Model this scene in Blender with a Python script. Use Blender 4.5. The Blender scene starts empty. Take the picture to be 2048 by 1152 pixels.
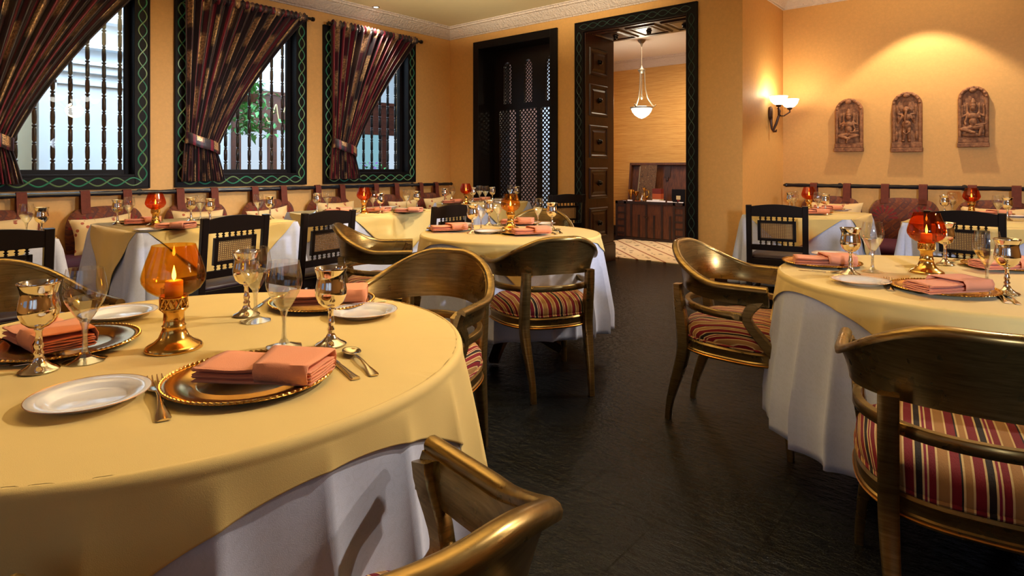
import bpy, math, random
from math import sin, cos, pi, radians, sqrt, atan2, hypot
from mathutils import Vector, Matrix, noise
random.seed(7)
S = bpy.context.scene
COL = S.collection

# ------------------------------------------------------------------ camera, world, lights, exposure
F, HZ, H, ANG = 1217.0, 336.0, 1.17, radians(40.1)      # focal length in px, horizon row, eye height, room rotation
CA, SA = cos(ANG), sin(ANG)
TZ = 0.75
cam = bpy.data.cameras.new('camera')
camo = bpy.data.objects.new('camera', cam); COL.objects.link(camo)
cam.sensor_width = 36; cam.lens = 36 * F / 2048; cam.shift_y = -(576 - HZ) / 2048
cam.clip_start = 0.05
camo.location = (0, 0, H); camo.rotation_euler = (pi / 2, 0, ANG)
S.camera = camo
S.view_settings.view_transform = 'Standard'; S.view_settings.look = 'None'
S.view_settings.gamma = 1; S.view_settings.exposure = 0.22
S.cycles.max_bounces = 10; S.cycles.transparent_max_bounces = 16
S.cycles.caustics_reflective = False; S.cycles.caustics_refractive = False
S.cycles.sample_clamp_indirect = 4; S.cycles.use_denoising = True

wd = bpy.data.worlds.new('world'); S.world = wd; wd.use_nodes = True
wd.node_tree.nodes['Background'].inputs[0].default_value = (0.55, 0.68, 1.0, 1)
wd.node_tree.nodes['Background'].inputs[1].default_value = 0.25

def cw(cx, d, z=0.0):                       # camera-frame metres -> room metres
    return Vector((cx * CA - d * SA, cx * SA + d * CA, z))
def at_z(px, py, z=TZ):                     # photo point on a horizontal plane
    d = (H - z) * F / (py - HZ); return cw((px - 1024) / F * d, d, z)
def at_x(px, py, x):
    t = (px - 1024) / F; d = x / (t * CA - SA); return Vector((x, (t * SA + CA) * d, H - (py - HZ) * d / F))
def at_y(px, py, y):
    t = (px - 1024) / F; d = y / (t * SA + CA); return Vector(((t * CA - SA) * d, y, H - (py - HZ) * d / F))

def aim(o, target):
    o.rotation_euler = (Vector(target) - o.location).to_track_quat('-Z', 'Y').to_euler()
def area(name, loc, target, size, power, color, spread=None):
    l = bpy.data.lights.new(name, 'AREA'); l.energy = power; l.color = color
    l.shape = 'RECTANGLE'; l.size, l.size_y = size
    if spread: l.spread = spread
    o = bpy.data.objects.new(name, l); COL.objects.link(o); o.location = loc; aim(o, target); return o
def spot(name, loc, target, power, color, angle=60, blend=.6, radius=.05):
    l = bpy.data.lights.new(name, 'SPOT'); l.energy = power; l.color = color
    l.spot_size = radians(angle); l.spot_blend = blend; l.shadow_soft_size = radius
    o = bpy.data.objects.new(name, l); COL.objects.link(o); o.location = loc; aim(o, target); return o
def point(name, loc, power, color, radius=.05):
    l = bpy.data.lights.new(name, 'POINT'); l.energy = power; l.color = color; l.shadow_soft_size = radius
    o = bpy.data.objects.new(name, l); COL.objects.link(o); o.location = loc; return o
WARM = (1.0, 0.72, 0.42); SOFT = (1.0, 0.86, 0.68); DAY = (0.62, 0.78, 1.0)
# daylight through the tall windows behind the camera, then added fill spots
area('daylight_behind', (1.5, -2.3, 1.7), (-2.8, 3.5, .5), (2.6, 1.6), 6, DAY)
for k_, (p_, q_, e_, a_) in enumerate((((2.9, 2.9, 2.0), (-5.0, 2.5, .7), 620, 25), ((1.9, -2.2, 1.7), (-.9, 7.4, .9), 900, 30), ((3.0, 3.7, 1.7), (-6.3, 4.0, 1.25), 620, 30))):
    spot(f'window_daylight_{k_}', p_, q_, e_, (.74, .84, 1.0), a_, .9, .12)  # narrow cool beams added to tint the window tables and lower walls
for k_, (p_, q_, e_) in enumerate((((-1.6, -1.8, 1.2), (-4.5, 3.4, 3.95), 6600), ((.9, -1.2, 1.2), (-3.0, 4.2, 3.95), 6200), ((1.6, 1.5, 1.2), (-.3, 6.3, 3.6), 900))):
    spot(f'uplight_{k_}', p_, q_, e_, (1, .84, .58), 30, 1.0, .1)  # upward spots added to brighten the ceiling, no fixture belongs to them
# warm room light from the right (the part of the restaurant out of frame)
for k_, (p_, q_, e_) in enumerate((((.1, 3.3, 3.05), (-1.5, .65, .75), 290), ((-.3, 5.0, 3.05), (-2.6, 3.0, .75), 200), ((1.2, 5.0, 3.05), (-.1, 2.85, .75), 210), ((-1.6, 3.6, 3.05), (-4.9, 2.2, .8), 240), ((-2.4, 5.0, 3.05), (-4.9, 4.4, .8), 150), ((.6, 5.0, 3.05), (-.6, 5.9, .8), 70))):
    spot(f'ceiling_downlight_{k_}', p_, q_, e_, (1, .88, .70), 62, .7, .045)
for p_, e_ in (((2.0, 3.75, 2.35), 50), ((-.8, -1.3, 2.3), 2), ((-3.6, -1.6, 2.3), 5)):
    point('room_lamp_glow', p_, e_, (1, .76, .46), .15)  # chandelier glow first, then two lampless points added out of view as fill
area('lobby_daylight', (-8.0, 3.5, 3.9), (-8.2, 3.7, 0), (3.0, 9.0), 700, (.66, .83, 1.0))
area('lobby_daylight_side', (-7.0, 6.2, 2.6), (-9.6, 5.0, 1.6), (1.2, 1.4), 60, (.7, .86, 1.0))

def lin(c):
    return tuple(((v / 255 + .055) / 1.055) ** 2.4 if v / 255 > .04045 else v / 255 / 12.92 for v in c)

# ------------------------------------------------------------------ materials
class N:
    def __init__(s, name):
        s.m = bpy.data.materials.new(name); s.m.use_nodes = True
        s.nt = s.m.node_tree; s.b = s.nt.nodes['Principled BSDF']; s.out = s.nt.nodes['Material Output']
    def n(s, t, **k):
        nd = s.nt.nodes.new('ShaderNode' + t)
        for a, v in k.items():
            if a.startswith('_'): setattr(nd, a[1:], v)
            else:
                nd.inputs[int(a[1:]) if a[0] == 'i' and a[1:].isdigit() else a.replace('9', ' ')].default_value = v
        return nd
    def l(s, a, b): s.nt.links.new(a, b)
    def coord(s, kind='Object', scale=(1, 1, 1), rot=(0, 0, 0)):
        t = s.n('TexCoord'); mp = s.n('Mapping'); mp.inputs['Scale'].default_value = scale; mp.inputs['Rotation'].default_value = rot
        s.l(t.outputs[kind], mp.inputs['Vector']); return mp.outputs[0]
    def noise(s, vec, scale, detail=3, rough=.5):
        t = s.n('TexNoise'); t.inputs['Scale'].default_value = scale; t.inputs['Detail'].default_value = detail; t.inputs['Roughness'].default_value = rough
        s.l(vec, t.inputs['Vector']); return t.outputs['Fac']
    def ramp(s, fac, stops, interp='LINEAR'):
        r = s.n('ValToRGB'); r.color_ramp.interpolation = interp; e = r.color_ramp.elements
        while len(e) > 1: e.remove(e[0])
        e[0].position = stops[0][0]; e[0].color = (*stops[0][1], 1)
        for p, c in stops[1:]:
            q = e.new(p); q.color = (*c, 1)
        s.l(fac, r.inputs[0]); return r.outputs[0]
    def math(s, op, a, b=None, clamp=False):
        m = s.n('Math', _operation=op, _use_clamp=clamp)
        for i, v in enumerate((a, b)):
            if v is None: continue
            if isinstance(v, (int, float)): m.inputs[i].default_value = v
            else: s.l(v, m.inputs[i])
        return m.outputs[0]
    def mix(s, fac, a, b):
        m = s.n('Mix', _data_type='RGBA')
        for i, v in ((0, fac), (6, a), (7, b)):
            if isinstance(v, (int, float)): m.inputs[i].default_value = v
            elif isinstance(v, tuple): m.inputs[i].default_value = (*v[:3], 1)
            else: s.l(v, m.inputs[i])
        return m.outputs[2]
    def bump(s, h, strength=.3, dist=.01):
        b = s.n('Bump'); b.inputs['Strength'].default_value = strength; b.inputs['Distance'].default_value = dist
        s.l(h, b.inputs['Height']); s.l(b.outputs[0], s.b.inputs['Normal'])
    def set(s, color=None, rough=None, metal=None, **k):
        def put(key, v):
            if isinstance(v, (int, float)): s.b.inputs[key].default_value = v
            elif isinstance(v, tuple): s.b.inputs[key].default_value = (*v[:3], 1)
            else: s.l(v, s.b.inputs[key])
        if color is not None: put('Base Color', color)
        if rough is not None: put('Roughness', rough)
        if metal is not None: put('Metallic', metal)
        for a, v in k.items(): put(a.replace('_', ' '), v)
        return s.m

def plain(name, c, rough=.6, metal=0, bump=0, bscale=60, var=0, **k):
    n = N(name)
    v = n.coord()
    col = c
    if var:
        f = n.noise(v, bscale * .2, 4)
        col = n.mix(f, tuple(x * (1 - var) for x in c), tuple(min(1, x * (1 + var)) for x in c))
    if bump: n.bump(n.noise(v, bscale, 4), bump, .004)
    return n.set(col, rough, metal, **k)

MT = {}
def wallpaper(name, c, scale=26):
    n = N(name); v = n.coord(scale=(1, 1, 1))
    f = n.noise(v, 60, 2); g = n.n('TexVoronoi'); g.inputs['Scale'].default_value = scale; n.l(v, g.inputs['Vector'])
    col = n.mix(f, tuple(x * .90 for x in c), tuple(x * 1.08 for x in c))
    col = n.mix(n.math('MULTIPLY', g.outputs['Distance'], .5), col, tuple(x * .84 for x in c))
    n.bump(n.noise(v, 300, 2), .12, .002); return n.set(col, .62)
MT['wall'] = wallpaper('gold_wallpaper', lin((226, 172, 100)))
def grasscloth():
    n = N('grasscloth'); v = n.coord(scale=(1.2, 1.2, 60)); f = n.noise(v, 3, 5, .65)
    col = n.ramp(f, [(.3, lin((186, 130, 62))), (.5, lin((214, 162, 88))), (.7, lin((228, 184, 112)))])
    n.bump(f, .3, .004); return n.set(col, .75)
MT['grass'] = grasscloth()
MT['cream'] = plain('cream_ceiling', lin((236, 218, 172)), .7, var=.03)
def plaster():
    n = N('ornate_plaster'); v = n.coord()
    w = n.n('TexVoronoi'); w.inputs['Scale'].default_value = 34; n.l(v, w.inputs['Vector'])
    f = n.noise(v, 70, 3)
    n.bump(n.math('ADD', w.outputs['Distance'], f), .7, .012)
    return n.set(lin((214, 196, 182)), .6)
MT['plaster'] = plaster()
def slate():
    n = N('slate_floor'); v = n.coord(scale=(1, 1, 1))
    br = n.n('TexBrick'); br.offset = .5; br.inputs['Scale'].default_value = 1
    br.inputs['Brick Width'].default_value = .62; br.inputs['Row Height'].default_value = .62; br.inputs['Mortar Size'].default_value = .0035
    n.l(v, br.inputs['Vector'])
    br.inputs['Color1'].default_value = (.9, .9, .9, 1); br.inputs['Color2'].default_value = (.55, .55, .55, 1); br.inputs['Mortar'].default_value = (0, 0, 0, 1)
    f1 = n.noise(v, 5, 6, .6); f2 = n.noise(v, 38, 5, .65)
    f3 = n.noise(n.coord(scale=(1, 2.2, 1)), 14, 4, .6)
    base = n.ramp(f1, [(.3, (.003, .0036, .0046)), (.7, (.009, .0098, .0115))])
    col = n.mix(br.outputs['Fac'], base, (.002, .002, .002))
    h = n.math('ADD', n.math('MULTIPLY', f3, 1.0), n.math('MULTIPLY', f2, .55))
    h = n.math('SUBTRACT', h, n.math('MULTIPLY', br.outputs['Fac'], 1.0))
    n.bump(h, .9, .011)
    return n.set(col, n.ramp(f2, [(.3, (.14,) * 3), (.7, (.26,) * 3)]), 0, Specular_IOR_Level=.17)
MT['slate'] = slate()
MT['ebony'] = plain('ebony_wood', lin((24, 15, 12)), .32, Specular_IOR_Level=.35, bump=.15, bscale=30, var=.3)
MT['ebony_frame'] = plain('painted_black_wood', lin((20, 15, 16)), .5, bump=.1, bscale=40, var=.25, Specular_IOR_Level=.14)
def wood(name, c1, c2, rough=.35, sc=(6, 6, 1), noise_scale=5):
    n = N(name); v = n.coord(scale=sc); f = n.noise(v, noise_scale, 6, .6)
    n.bump(f, .12, .004); return n.set(n.ramp(f, [(.3, c1), (.7, c2)]), rough)
MT['mahogany'] = wood('mahogany_panelling', lin((38, 18, 12)), lin((66, 31, 19)), .3)
MT['chest'] = wood('red_chest_wood', lin((62, 32, 16)), lin((108, 58, 28)), .5, (8, 8, 1.5))
MT['chest_dark'] = wood('dark_iron_banded_wood', lin((34, 18, 14)), lin((52, 28, 20)), .5)
MT['green'] = plain('green_scroll_paint', lin((60, 140, 108)), .4, var=.35, bscale=40)
MT['green_dim'] = plain('faded_green_scroll_paint', lin((40, 66, 56)), .45, var=.3, bscale=40)
MT['olive'] = plain('old_gold_scroll_paint', lin((120, 150, 104)), .4, metal=.1, var=.3, bscale=40)
def gold():
    n = N('gold_leaf'); v = n.coord(scale=(2.0, 2.0, 26)); f = n.noise(v, 5, 5, .65); g = n.noise(n.coord(), 7, 4, .6)
    a = n.ramp(f, [(.25, lin((116, 94, 54))), (.55, lin((152, 124, 74))), (.8, lin((178, 148, 94)))])
    col = n.mix(n.ramp(g, [(.5, (0,) * 3), (.8, (.55,) * 3)]), a, lin((112, 70, 34)))
    n.bump(f, .1, .002); return n.set(col, n.ramp(g, [(.3, (.24,) * 3), (.7, (.36,) * 3)]), .9)
MT['gold'] = gold()
MT['gold_line'] = plain('gilded_bead', lin((206, 140, 60)), .3, .9)
def stripes():
    n = N('striped_velvet'); t = n.n('TexCoord'); sp = n.n('SeparateXYZ'); n.l(t.outputs['Object'], sp.inputs[0])
    r4 = n.math('POWER', n.math('ABSOLUTE', n.math('DIVIDE', sp.outputs[0], .258)), 4.0)
    wr = n.math('ADD', n.math('MULTIPLY', n.math('MULTIPLY', r4, n.math('SUBTRACT', .507, sp.outputs[2])), 4.0), 1.0)
    x = n.math('FRACT', n.math('ADD', n.math('MULTIPLY', n.math('MULTIPLY', sp.outputs[0], wr), 1 / .135), 10.13))
    cr, cm, tn, bk, pl = lin((118, 10, 26)), lin((206, 176, 122)), lin((160, 114, 64)), lin((30, 16, 15)), lin((126, 14, 48))
    seq = [(.0, cm), (.03, cr), (.17, cm), (.20, bk), (.30, cm), (.33, pl), (.37, cm), (.395, cr), (.50, cm), (.53, tn), (.68, cm), (.71, cr), (.84, bk), (.87, cm), (.90, tn)]
    col = n.ramp(x, seq, 'CONSTANT')
    n.bump(n.noise(n.coord(scale=(3, 1, 1)), 160, 3), .35, .003)
    return n.set(col, .8, Sheen_Weight=.04, Specular_IOR_Level=.3)
MT['stripes'] = stripes()
def cloth(name, c, rough=.75, weave=700, pat=False, bd=.0008):
    n = N(name); v = n.coord(); f = n.noise(v, weave, 2); g = n.noise(v, 9, 3)
    col = n.mix(g, tuple(x * .95 for x in c), tuple(min(1, x * 1.04) for x in c))
    h = f
    if pat:
        w = n.n('TexMagic', _turbulence_depth=4); w.inputs['Scale'].default_value = 22; w.inputs['Distortion'].default_value = 1.6; n.l(v, w.inputs['Vector'])
        r = n.ramp(w.outputs['Fac'], [(.45, (0,) * 3), (.55, (1,) * 3)])
        col = n.mix(n.math('MULTIPLY', r, .25), col, tuple(min(1, x * 1.2) for x in c))
    n.bump(h, .25, bd); return n.set(col, rough, Sheen_Weight=.1)
MT['yellow'] = cloth('yellow_cloth', lin((228, 196, 122)))
MT['white'] = cloth('white_damask', lin((196, 200, 224)), pat=True)
MT['coral'] = cloth('coral_napkin', lin((234, 150, 110)), .8, 500, bd=.0015)
def curtain():
    n = N('brocade_curtain'); t = n.n('TexCoord'); sp = n.n('SeparateXYZ'); n.l(t.outputs['UV'], sp.inputs[0])
    u, w = sp.outputs[0], sp.outputs[1]
    bands = n.ramp(n.math('FRACT', n.math('MULTIPLY', u, 9.0)), [(0, (0,) * 3), (.30, (1,) * 3), (.62, (.35,) * 3), (.72, (0,) * 3)], 'CONSTANT')
    rows = n.ramp(n.math('FRACT', n.math('ADD', n.math('MULTIPLY', w, 3.8), n.math('MULTIPLY', n.math('FLOOR', n.math('MULTIPLY', u, 9.0)), .37))), [(0, (0,) * 3), (.08, (1,) * 3), (.52, (1,) * 3), (.62, (0,) * 3)])
    cm = n.n('CombineXYZ'); n.l(n.math('MULTIPLY', u, 2.2), cm.inputs[0]); n.l(n.math('MULTIPLY', w, 1.9), cm.inputs[1])
    sp2 = n.n('TexNoise'); sp2.inputs['Scale'].default_value = 42; sp2.inputs['Detail'].default_value = 4; sp2.inputs['Roughness'].default_value = .7; n.l(cm.outputs[0], sp2.inputs['Vector'])
    speck = n.ramp(sp2.outputs['Fac'], [(.44, (0,) * 3), (.54, (1,) * 3)])
    goldf = n.math('MULTIPLY', n.math('MULTIPLY', bands, rows), n.math('ADD', n.math('MULTIPLY', speck, .75), .25))
    base = n.ramp(n.math('FRACT', n.math('ADD', n.math('MULTIPLY', u, 9.0), .35)), [(0, lin((34, 10, 22))), (.42, lin((116, 18, 42))), (.6, lin((26, 12, 24))), (.85, lin((78, 14, 36)))], 'CONSTANT')
    col = n.mix(goldf, base, lin((214, 172, 124)))
    n.bump(sp2.outputs['Fac'], .25, .003)
    return n.set(col, n.mix(goldf, (.42,) * 3, (.3,) * 3), n.math('MULTIPLY', goldf, .45), Sheen_Weight=.15)
MT['curtain'] = curtain()
def paisley():
    n = N('paisley_upholstery'); t = n.n('TexCoord'); sp = n.n('SeparateXYZ'); n.l(t.outputs['Object'], sp.inputs[0])
    x, z = sp.outputs[0], sp.outputs[2]
    xa = n.math('SUBTRACT', n.math('ABSOLUTE', x), .17); za = n.math('SUBTRACT', z, .03)
    r = n.math('SQRT', n.math('ADD', n.math('MULTIPLY', xa, xa), n.math('MULTIPLY', za, za)))
    ang = n.math('ARCTAN2', xa, za)
    fan = n.math('MULTIPLY', n.math('GREATER_THAN', n.math('SINE', n.math('MULTIPLY', ang, 15)), .1), n.math('MULTIPLY', n.math('LESS_THAN', r, .125), n.math('GREATER_THAN', r, .045)))
    fan = n.math('MULTIPLY', fan, n.math('GREATER_THAN', za, -.01))
    v = n.coord()
    w = n.n('TexMagic', _turbulence_depth=3); w.inputs['Scale'].default_value = 9; w.inputs['Distortion'].default_value = 1.3; n.l(v, w.inputs['Vector'])
    base = n.ramp(w.outputs['Fac'], [(.25, lin((84, 30, 20))), (.42, lin((130, 66, 32))), (.55, lin((78, 42, 40))), (.72, lin((112, 52, 28)))])
    col = n.mix(fan, base, lin((128, 24, 24)))
    n.bump(n.noise(v, 200, 3), .3, .002); return n.set(col, .8, Sheen_Weight=.2)
MT['paisley'] = paisley()
MT['strap'] = plain('rust_strap', lin((104, 44, 28)), .8, bump=.3, bscale=200, var=.3)
MT['plum'] = plain('plum_bench_velvet', lin((78, 14, 42)), .8, bump=.2, bscale=120, var=.2)
MT['seat_plum'] = plain('dark_plum_leather', lin((52, 32, 38)), .45, bump=.15, bscale=60, var=.15)
def embroidered():
    n = N('embroidered_cream'); v = n.coord(); w = n.n('TexVoronoi'); w.inputs['Scale'].default_value = 26; n.l(v, w.inputs['Vector'])
    g = n.noise(v, 7, 2)
    dots = n.math('MULTIPLY', n.math('LESS_THAN', w.outputs['Distance'], .30), n.math('GREATER_THAN', g, .48))
    col = n.mix(dots, lin((230, 196, 140)), lin((168, 84, 58))); n.bump(n.noise(v, 240, 2), .3, .002)
    return n.set(col, .8)
MT['embroid'] = embroidered()
MT['silver'] = plain('polished_silver', lin((240, 232, 220)), .08, 1.0, bump=.05, bscale=25)
MT['cutlery'] = plain('silver_cutlery', lin((226, 210, 180)), .16, 1.0)
MT['brass'] = plain('polished_brass', lin((226, 180, 100)), .17, 1.0, bump=.05, bscale=30)
MT['china'] = plain('white_china', lin((236, 232, 232)), .12, 0, Coat_Weight=.4)
MT['iron'] = plain('bronzed_iron', lin((74, 52, 42)), .4, .8, var=.3)
MT['pewter'] = plain('antique_pewter', lin((142, 132, 116)), .4, .8, var=.2)
MT['rail'] = plain('black_lacquer_rail', lin((24, 24, 34)), .2, bump=.3, bscale=30)
MT['cane'] = plain('woven_cane', lin((124, 88, 48)), .5, var=.2, bscale=200)
def carved():
    n = N('carved_sandstone_wood'); v = n.coord(); f = n.noise(v, 28, 6, .65)
    n.bump(f, .55, .006); return n.set(n.ramp(f, [(.3, lin((92, 56, 36))), (.55, lin((150, 98, 62))), (.75, lin((182, 130, 88)))]), .7)
MT['carved'] = carved()
MT['wax'] = plain('candle_wax', lin((240, 208, 160)), .5, Subsurface_Weight=.3)
def emit(name, c, s):
    n = N(name); return n.set((0, 0, 0), .5, 0, Emission_Color=c, Emission_Strength=s)
MT['flame'] = emit('candle_flame', (1, .62, .22), 26)
MT['shade_lit'] = emit('lit_alabaster_shade', (1, .90, .74), 4.2)
MT['bowl_lit'] = emit('lit_pendant_bowl', (1, .92, .74), 2.6)
MT['chand_lit'] = emit('lit_chandelier_shade', (1, .93, .82), 5)
MT['spot_lit'] = emit('lit_downlight', (1, .92, .8), 10)
def glassy(name, tint, refl=1.0, facing=(.06, .75), gl_rough=.02, tintmix=None):
    n = N(name); n.nt.nodes.remove(n.b)
    tr = n.n('BsdfTransparent'); tr.inputs[0].default_value = (*tint, 1)
    if tintmix:
        f = n.noise(n.coord(), 26, 3); n.l(n.mix(f, tint, tintmix), tr.inputs[0])
    gl = n.n('BsdfGlossy'); gl.inputs['Roughness'].default_value = gl_rough; gl.inputs[0].default_value = (refl,) * 3 + (1,)
    lw = n.n('LayerWeight'); lw.inputs['Blend'].default_value = .35
    f = n.ramp(lw.outputs['Facing'], [(0, (facing[0],) * 3), (.6, (facing[0] * 1.6,) * 3), (1, (facing[1],) * 3)])
    mx = n.n('MixShader'); n.l(f, mx.inputs[0]); n.l(tr.outputs[0], mx.inputs[1]); n.l(gl.outputs[0], mx.inputs[2]); n.l(mx.outputs[0], n.out.inputs[0])
    return n.m
MT['pane'] = glassy('window_pane', (.93, .96, .97), 1, (.05, .5), 0)
MT['crystal'] = glassy('thin_crystal', (.93, .94, .95), 1, (.12, .95))
MT['crystal_cut'] = glassy('cut_crystal', (.86, .88, .9), 1, (.32, .95), .04)
MT['amber'] = glassy('amber_glass', (.995, .80, .34), .9, (.05, .45), .03, (.97, .62, .20))
MT['redamber'] = glassy('red_amber_glass', (.96, .56, .22), .9, (.05, .4), .03, (.86, .38, .14))
MT['goldamber'] = glassy('golden_amber_glass', (.995, .84, .44), .9, (.06, .45), .03, (.96, .62, .26))

# ------------------------------------------------------------------ mesh helpers
class MB:
    def __init__(s): s.v = []; s.f = []; s.uv = None
    def add(s, vs, fs, M=None):
        b = len(s.v)
        s.v += [tuple(M @ Vector(p)) if M else tuple(p) for p in vs]; s.f += [tuple(i + b for i in f) for f in fs]; return s
    def box(s, x0, x1, y0, y1, z0, z1, M=None):
        vs = [(x, y, z) for x in (x0, x1) for y in (y0, y1) for z in (z0, z1)]
        return s.add(vs, [(0, 1, 3, 2), (4, 6, 7, 5), (0, 4, 5, 1), (2, 3, 7, 6), (0, 2, 6, 4), (1, 5, 7, 3)], M)
    def grid(s, rows, close_u=False, close_v=False, M=None):
        nr, nc = len(rows), len(rows[0]); vs = [p for r in rows for p in r]; fs = []
        for i in range(nr - (0 if close_v else 1)):
            for j in range(nc - (0 if close_u else 1)):
                a = i * nc + j; b = i * nc + (j + 1) % nc; c = ((i + 1) % nr) * nc + (j + 1) % nc; d = ((i + 1) % nr) * nc + j
                fs.append((a, b, c, d))
        return s.add(vs, fs, M)
    def lathe(s, prof, n=32, M=None, facet=None):
        rows = []
        for r, z in prof:
            rows.append([(r * cos(2 * pi * j / n) * (facet(j, z) if facet else 1), r * sin(2 * pi * j / n) * (facet(j, z) if facet else 1), z) for j in range(n)])
        return s.grid(rows, close_u=True, M=M)
    def tube(s, path, rad, n=8, M=None, cap=True, flat=1.0):
        P = [Vector(p) for p in path]; rows = []; up = None
        for i, p in enumerate(P):
            t = (P[min(i + 1, len(P) - 1)] - P[max(i - 1, 0)]).normalized()
            if up is None:
                up = Vector((0, 0, 1)) if abs(t.z) < .9 else Vector((1, 0, 0))
            a = t.cross(up)
            if a.length < 1e-6: a = t.cross(Vector((0, 1, 0)))
            a.normalize(); b = a.cross(t).normalized(); up = b
            r = rad[i] if isinstance(rad, (list, tuple)) else rad
            rows.append([tuple(p + a * (r * cos(2 * pi * k / n)) + b * (r * flat * sin(2 * pi * k / n))) for k in range(n)])
        s.grid(rows, close_u=True, M=M)
        if cap:
            b0 = len(s.v) - len(P) * n
            s.f.append(tuple(b0 + k for k in range(n))[::-1]); s.f.append(tuple(len(s.v) - n + k for k in range(n)))
        return s
    def bar(s, path, sec, M=None, side=None):
        """rectangular bar (w,h) along path; side = fixed width direction"""
        P = [Vector(p) for p in path]; rows = []
        for i, p in enumerate(P):
            t = (P[min(i + 1, len(P) - 1)] - P[max(i - 1, 0)]).normalized()
            a = Vector(side(i)) if callable(side) else Vector(side)
            a = (a - t * a.dot(t)).normalized(); b = t.cross(a)
            w, h = sec(i / (len(P) - 1)) if callable(sec) else sec
            w /= 2; h /= 2; e = min(w, h) * .25
            rows.append([tuple(p + a * x + b * y) for x, y in ((-w + e, -h), (w - e, -h), (w, -h + e), (w, h - e), (w - e, h), (-w + e, h), (-w, h - e), (-w, -h + e))])
        s.grid(rows, close_u=True, M=M); b0 = len(s.v) - len(P) * 8
        s.f.append(tuple(b0 + k for k in range(8))[::-1]); s.f.append(tuple(len(s.v) - 8 + k for k in range(8)))
        return s
    def prism(s, poly, y0, y1, M=None):     # polygon in (x,z) extruded along y
        n = len(poly); vs = [(x, y0, z) for x, z in poly] + [(x, y1, z) for x, z in poly]
        fs = [tuple(range(n)), tuple(range(n, 2 * n))[::-1]] + [(i, i + n, (i + 1) % n + n, (i + 1) % n) for i in range(n)]
        return s.add(vs, fs, M)
    def plate(s, poly, z0, z1, M=None):     # polygon in (x,y) extruded along z
        n = len(poly); vs = [(x, y, z0) for x, y in poly] + [(x, y, z1) for x, y in poly]
        fs = [tuple(range(n))[::-1], tuple(range(n, 2 * n))] + [(i, (i + 1) % n, (i + 1) % n + n, i + n) for i in range(n)]
        return s.add(vs, fs, M)
    def ell(s, c, r, n=12, M=None, rot=None):
        R = Matrix.Translation(c) @ (rot or Matrix()) @ Matrix.Diagonal((*r, 1))
        if M: R = M @ R
        return s.lathe([(max(1e-4, sin(pi * k / n)), -cos(pi * k / n)) for k in range(n + 1)], n + 4, M=R)
    def super(s, c, r, e=.35, nu=28, nv=14, M=None):   # superellipsoid cushion
        def pw(a, p): return math.copysign(abs(a) ** p, a)
        rows = []
        for i in range(nv + 1):
            ph = -pi / 2 + pi * i / nv
            rows.append([(c[0] + r[0] * pw(cos(ph), .6) * pw(cos(2 * pi * j / nu), e), c[1] + r[1] * pw(cos(ph), .6) * pw(sin(2 * pi * j / nu), e), c[2] + r[2] * pw(sin(ph), .8)) for j in range(nu)])
        return s.grid(rows, close_u=True, M=M)
    def obj(s, name, mat, parent=None, smooth=35, loc=None, bevel=0):
        me = bpy.data.meshes.new(name); me.from_pydata(s.v, [], s.f); me.materials.append(MT[mat] if isinstance(mat, str) else mat)
        import bmesh as bm_
        b = bm_.new(); b.from_mesh(me); bm_.ops.recalc_face_normals(b, faces=b.faces); b.to_mesh(me); b.free()
        if s.uv:
            ul = me.uv_layers.new(name='UVMap')
            for lp in me.loops: ul.data[lp.index].uv = s.uv[lp.vertex_index]
        if smooth:
            me.polygons.foreach_set('use_smooth', [True] * len(me.polygons)); me.set_sharp_from_angle(angle=radians(smooth))
        o = bpy.data.objects.new(name, me); COL.objects.link(o)
        if parent: o.parent = parent
        if loc: o.location = loc
        if bevel:
            m = o.modifiers.new('bevel', 'BEVEL'); m.width = bevel; m.segments = 2; m.limit_method = 'ANGLE'; m.angle_limit = radians(50)
        return o

def tag(o, label=None, cat=None, group=None, kind=None):
    if label: o['label'] = label
    if cat: o['category'] = cat
    if group: o['group'] = group
    if kind: o['kind'] = kind
    return o
def empty(name, loc=(0, 0, 0), rz=0):
    o = bpy.data.objects.new(name, None); COL.objects.link(o); o.location = loc; o.rotation_euler = (0, 0, rz); o.empty_display_size = .05; return o
KIDS = {}
def kids(o): return [c for c in bpy.data.objects if c.parent == o]
PROTO = {}
def put(kind, builder, loc, rz, label, cat, group=None, scale=None, tilt=None):
    """one thing of a kind: built once, afterwards copied with its parts and sub-parts"""
    if kind not in PROTO:
        r = builder(); tree = []
        for c in kids(r): tree.append((c, kids(c)))
        PROTO[kind] = (r, tree); o = r
    else:
        r, tree = PROTO[kind]; o = r.copy(); COL.objects.link(o)
        for c, gs in tree:
            k = c.copy(); COL.objects.link(k); k.parent = o
            for g in gs:
                q = g.copy(); COL.objects.link(q); q.parent = k
    for key in ('group',):
        if key in o: del o[key]
    o.location = loc; o.rotation_euler = (tilt[0], tilt[1], rz) if tilt else (0, 0, rz)
    if scale: o.scale = (scale,) * 3 if isinstance(scale, (int, float)) else scale
    return tag(o, label, cat, group)
def struct(mb, name, mat, parent=None, **k):
    o = mb.obj(name, mat, parent, **k)
    if not parent: o['kind'] = 'structure'
    return o

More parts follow.
